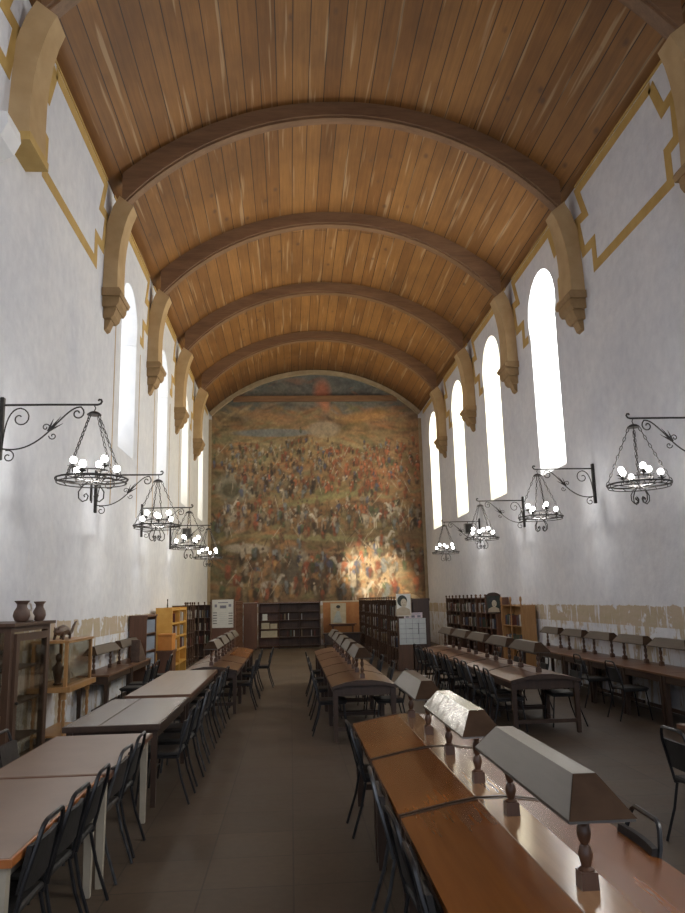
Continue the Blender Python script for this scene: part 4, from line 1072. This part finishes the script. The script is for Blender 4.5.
# items in the vitrine
for i, (yy, zz_, lab, mt_) in enumerate(((-.25, .868, 'round clay bowl on the middle shelf of the tall glass cabinet', M['clay']), (.22, .868, 'pale jar on the middle shelf of the tall glass cabinet', M['palejug']), (-.1, 1.238, 'clay jar on the upper shelf of the tall glass cabinet', M['clay']), (.05, .468, 'pale pot on the low shelf of the tall glass cabinet', M['palejug']))):
    pot('jar', lab, (-4.48, 9.03 + yy, zz_), [(r_ * (1 + .1 * i), z_ * .8) for r_, z_ in VP], mt_, kind='jar')
TOPZ = H + .035
pot('vase', 'wide mouthed dark clay vase, left of two on the tall cabinet', (-4.30, 8.98, TOPZ), VP, M['clay'])
pot('vase', 'slimmer dark clay vase, right of two on the tall cabinet', (-4.27, 9.50, TOPZ), [(r_ * .82, z_ * .96) for r_, z_ in VP], M['clay'])
t = thing('jug', 'small pale jug with loop handle between the two dark vases', 'jug', (-4.32, 9.25, TOPZ))
MB().lathe([(.045, 0), (.07, .02), (.075, .06), (.05, .10), (.04, .12), (.048, .14), (.03, .12), (.03, .03)], (0, 0, 0), 14).build('body', M['palejug'], t, True)
MB().tube([(0, .05, .06), (0, .10, .09), (0, .115, .15), (0, .08, .20), (0, .0, .21), (0, -.06, .19), (0, -.07, .14), (0, -.045, .10)], .010, 6).build('handle', M['palejug'], t, True)
# honey display cases on stands
def display_case(label, loc, hx, hy, z0, z1):
    t = thing('display_case', label, 'display case', loc)
    MB().box(-hx - .03, hx + .06, -hy - .03, hy + .05, z0 - .05, z0 + .02).build('base_board', M['lightwood'], t)
    for sx in (-1, 1):
        for sy in (-1, 1): MB().box(sx * (hx - .02) - .02, sx * (hx - .02) + .02, sy * (hy - .03) - .03, sy * (hy - .03) + .03, z0 + .02, z1).build('corner_post', M['lightwood'], t)
    MB().box(-hx - .015, hx + .02, -hy - .015, hy + .02, z1, z1 + .035).build('top_board', M['lightwood'], t)
    for s in (-1, 1):
        MB().box(s * (hx - .02) - .003, s * (hx - .02) + .003, -hy + .06, hy - .06, z0 + .02, z1).build('glass_pane', M['glass'], t)
        MB().box(-hx + .04, hx - .04, s * (hy - .03) - .003, s * (hy - .03) + .003, z0 + .02, z1).build('glass_pane', M['glass'], t)
    for sx in (-1, 1):
        for sy in (-1, 1):
            x, y = sx * (hx - .04), sy * (hy - .06)
            l = MB().taper((x, y, z0 - .15), (x, y, z0 - .05), .03, .03)
            prof = [(.02, 0), (.026, .04), (.018, .07)]
            for k in range(5): prof += [(.026, .10 + .09 * k), (.017, .145 + .09 * k)]
            l.lathe([(r_, z_ * (z0 - .15) / .51) for r_, z_ in prof], (x, y, 0), 8); l.build('leg', M['lightwood'], t, True)
    MB().box(-hx + .02, hx - .02, -hy + .04, hy - .04, .16, .185).build('lower_shelf', M['lightwood'], t)
    return t
display_case('honey wood glass display case at the far left edge before the cabinet', (-4.48, 7.35, 0), .28, .66, .82, 1.44)
display_case('honey wood glass display case on turned legs beyond the tall cabinet', (-4.54, 11.52, 0), .24, .66, .80, 1.40)
o = MB().box(-.015, .015, -.17, .17, 0, .42, .004).build('picture_book', M['bluecard'], None, False, (-4.36, 7.60, .842)); tag(o, 'blue covered book upright in the left edge display case', 'book')
# figurines inside the second case
def figurine(label, loc, s, mat):
    mb = MB().lathe([(.05 * s, 0), (.055 * s, .02 * s), (.035 * s, .03 * s), (.05 * s, .10 * s), (.06 * s, .18 * s), (.04 * s, .25 * s), (.022 * s, .275 * s), (.036 * s, .31 * s), (.038 * s, .34 * s), (.015 * s, .37 * s)], (0, 0, 0), 10)
    mb.tube([(.05 * s, 0, .22 * s), (.09 * s, .02 * s, .16 * s), (.06 * s, .06 * s, .12 * s)], .014 * s, 5); mb.tube([(-.05 * s, 0, .22 * s), (-.08 * s, .04 * s, .18 * s), (-.03 * s, .07 * s, .15 * s)], .014 * s, 5)
    o = mb.build('figurine', mat, None, True, loc); tag(o, label, 'figurine')
figurine('dark carved figurine standing in the honey display case', (-4.50, 11.15, .822), 1.15, M['carved'])
figurine('small white figurine beside the dark one in the honey case', (-4.42, 11.36, .822), .75, M['palejug'])
# carved animal on top
t = thing('animal_carving', 'dark carved animal figure with curved tail on top of honey display case', 'carving', (-4.54, 11.55, 1.435))
bd = MB().tube([(0, -.44, .10), (0, -.40, .115), (0, -.28, .12), (0, -.12, .13), (0, .05, .11), (0, .14, .08)], [.012, .05, .07, .075, .06, .02], 8)
for yy in (-.30, .02):
    for s in (-1, 1): bd.tube([(s * .04, yy, .10), (s * .06, yy + .02, .05), (s * .065, yy - .01, 0.002)], [.03, .02, .018], 6)
for s in (-1, 1): bd.tube([(s * .02, -.41, .14), (s * .035, -.42, .18)], [.016, .003], 5)
bd.build('body', M['carved'], t, True)
MB().tube([(0, .12, .08), (0, .24, .06), (0, .34, .09), (0, .41, .16), (0, .50, .22), (0, .58, .235)], [.028, .024, .022, .02, .016, .008], 6).build('tail', M['carved'], t, True)
# dark sloped reading stand on the wall desks
t = thing('reading_stand', 'dark sloped reading stand on the farther left wall desk', 'stand', (-4.395, 16.3, .752))
MB().prism([(-.32, 0), (.36, 0), (.36, .06), (-.28, .44), (-.32, .44)], -.085, .085, 'X').build('sloped_block', M['carved'], t)
MB().box(-.085, .085, .36, .375, 0, .09).build('lip', M['carved'], t)
# dark case with blue grey binders, orange box, yellow shelf
t = thing('binder_case', 'dark narrow bookcase with blue grey binders past left wall desks', 'bookcase', (-4.62, 18.0, 0))
MB().box(-.20, .18, -.62, -.58, 0, 1.62).build('side_panel', M['redwood'], t); MB().box(-.20, .18, .58, .62, 0, 1.62).build('side_panel', M['redwood'], t)
MB().box(-.20, .20, -.64, .64, 1.62, 1.66).build('top_board', M['redwood'], t); MB().box(-.20, -.18, -.58, .58, .05, 1.62).build('back_panel', M['redwood'], t)
zsh = (.10, .48, .86, 1.24)
for z in zsh: MB().box(-.18, .17, -.58, .58, z, z + .02).build('shelf', M['redwood'], t)
bsrc = MB().box(-.12, .14, 0, .068, 0, .29, .004).build('binder', M['bluegrey'])
bm_ = bsrc.data; bpy.data.objects.remove(bsrc)
for z in zsh:
    for k in range(14):
        o = bpy.data.objects.new('binder', bm_); C.objects.link(o); o.location = (-4.60, 18.0 - .57 + k * .08, z + .02); tag(o, 'blue grey binder in the narrow dark case on the left wall', 'binder', 'blue grey binders on the left wall')
t = thing('storage_crate', 'orange box on a brown stand before the yellow shelf', 'crate', (-4.32, 19.45, 0))
MB().box(-.17, .17, -.30, .30, .78, 1.14, .012).build('box_body', M['orangepaint'], t); MB().box(-.185, .185, -.315, .315, 1.14, 1.17).build('lid', M['orangepaint'], t)
MB().box(-.20, .20, -.34, .34, .72, .78).build('stand_top', M['redwood'], t)
MB().box(-.18, .18, -.30, .30, .10, .72).build('stand_body', M['redwood'], t)
for sx in (-1, 1):
    for sy in (-1, 1): MB().taper((sx * .15, sy * .27, 0), (sx * .15, sy * .27, .10), .02, .024).build('leg', M['redwood'], t)
t = thing('yellow_shelf', 'bright yellow open shelf unit with books along the left wall', 'shelf', (-4.50, 21.5, 0))
for yy in (-1.35, .0, 1.35): MB().box(-.22, .20, yy - .035, yy + .035, 0, 1.80).build('upright', M['yellowpaint'], t)
for k in range(5): 
    z = .28 + .36 * k; MB().box(-.20, .19, -1.32, 1.32, z, z + .05).build('shelf_board', M['yellowpaint'], t)
MB().box(-.22, -.20, -1.33, 1.33, .2, 1.78).build('back_panel', M['yellowpaint'], t)
MB().tube([(0, -.9, 1.80), (0, -.9, 1.95), (0, -.9, 2.02)], [.02, .012, .02], 6).build('finial', M['darkwood'], t)
mt = Matrix.Translation((-4.30, 21.5, 0)) @ Matrix.Rotation(PI / 2, 4, 'Z')
put_books(mt, [(-1.25, -.15, .04, .28 + .36 * k + .05, 7) for k in range(1, 4)] + [(.1, 1.25, .04, .28 + .36 * k + .05, 8) for k in range(1, 4)], 'book standing in the bright yellow shelf unit', 'books in the yellow shelf', .25)
# white bag on the floor by the right row
mb = MB(); prof = [(.10, 0), (.15, .03), (.16, .10), (.12, .18), (.06, .24), (.08, .28), (.02, .27)]
o = mb.lathe(prof, (0, 0, 0), 14)
o.v = [(x * (1 + .18 * math.sin(7 * z * 10 + 5 * math.atan2(y, x))), y * (1 + .15 * math.cos(31 * z + 4 * math.atan2(y, x))), z) for x, y, z in o.v]
bagO = o.build('plastic_bag', M['whitebag'], None, True, (1.55, 16.4, 0)); tag(bagO, 'small white plastic bag on the floor beside the dark right chairs', 'bag')

# ------------------------------------------------------------------ lights
def area(name, loc, rot, sx, sy, e, col):
    L = bpy.data.lights.new(name, 'AREA'); L.shape = 'RECTANGLE'; L.size = sx; L.size_y = sy; L.energy = e; L.color = col
    o = bpy.data.objects.new(name, L); C.objects.link(o); o.location = loc; o.rotation_euler = rot; return o
# unseen fill lamp added behind the camera, tilted up to brighten the hall
area('hall_fill', (0, Y0 - .2, 7.0), (math.radians(118), 0, 0), 8.5, 6.0, 170, (.93, .95, 1.0))
# daylight entering by the slit windows
for side in (1, -1):
    for i in range(4):
        c, ol = win_outline(side, i)
        pass
# spot lamp added inside the room to make the mural's sun patch
S = bpy.data.lights.new('mural_sun_spot', 'SPOT'); S.energy = 15000; S.spot_size = math.radians(14); S.spot_blend = .7; S.color = (1, .86, .62); S.shadow_soft_size = .05
so = bpy.data.objects.new('mural_sun_spot', S); C.objects.link(so); so.location = (-4.2, 24.6, 8.4)
d = Vector((2.55, YB, 2.95)) - Vector(so.location); so.rotation_euler = d.to_track_quat('-Z', 'Y').to_euler()
w = bpy.data.worlds.new('overcast'); bpy.context.scene.world = w; w.use_nodes = True
bg = w.node_tree.nodes['Background']; bg.inputs[0].default_value = (.78, .85, 1.0, 1); bg.inputs[1].default_value = .9

# ------------------------------------------------------------------ camera
cam = bpy.data.cameras.new('camera'); co = bpy.data.objects.new('camera', cam); C.objects.link(co)
F = Vector((.07072472, .97981079, .18699953)); Rv = Vector((.99743875, -.06746055, -.02377013)); Uv = Vector((.01067514, -.18820172, .98207238))
mw = Matrix.Identity(4)
for i in range(3): mw[i][0] = Rv[i]; mw[i][1] = Uv[i]; mw[i][2] = -F[i]
mw[0][3], mw[1][3], mw[2][3] = -1.2385, 0, 1.9
co.matrix_world = mw
cam.sensor_fit = 'AUTO'; cam.sensor_width = 36; cam.lens = 751.618 / 913 * 36; cam.clip_end = 200; cam.clip_start = .05
sc = bpy.context.scene; sc.camera = co
sc.view_settings.view_transform = 'Standard'; sc.view_settings.exposure = .10
sc.cycles.use_denoising = True; sc.cycles.caustics_reflective = False; sc.cycles.caustics_refractive = False
sc.cycles.max_bounces = 8; sc.cycles.diffuse_bounces = 5; sc.cycles.sample_clamp_indirect = 6
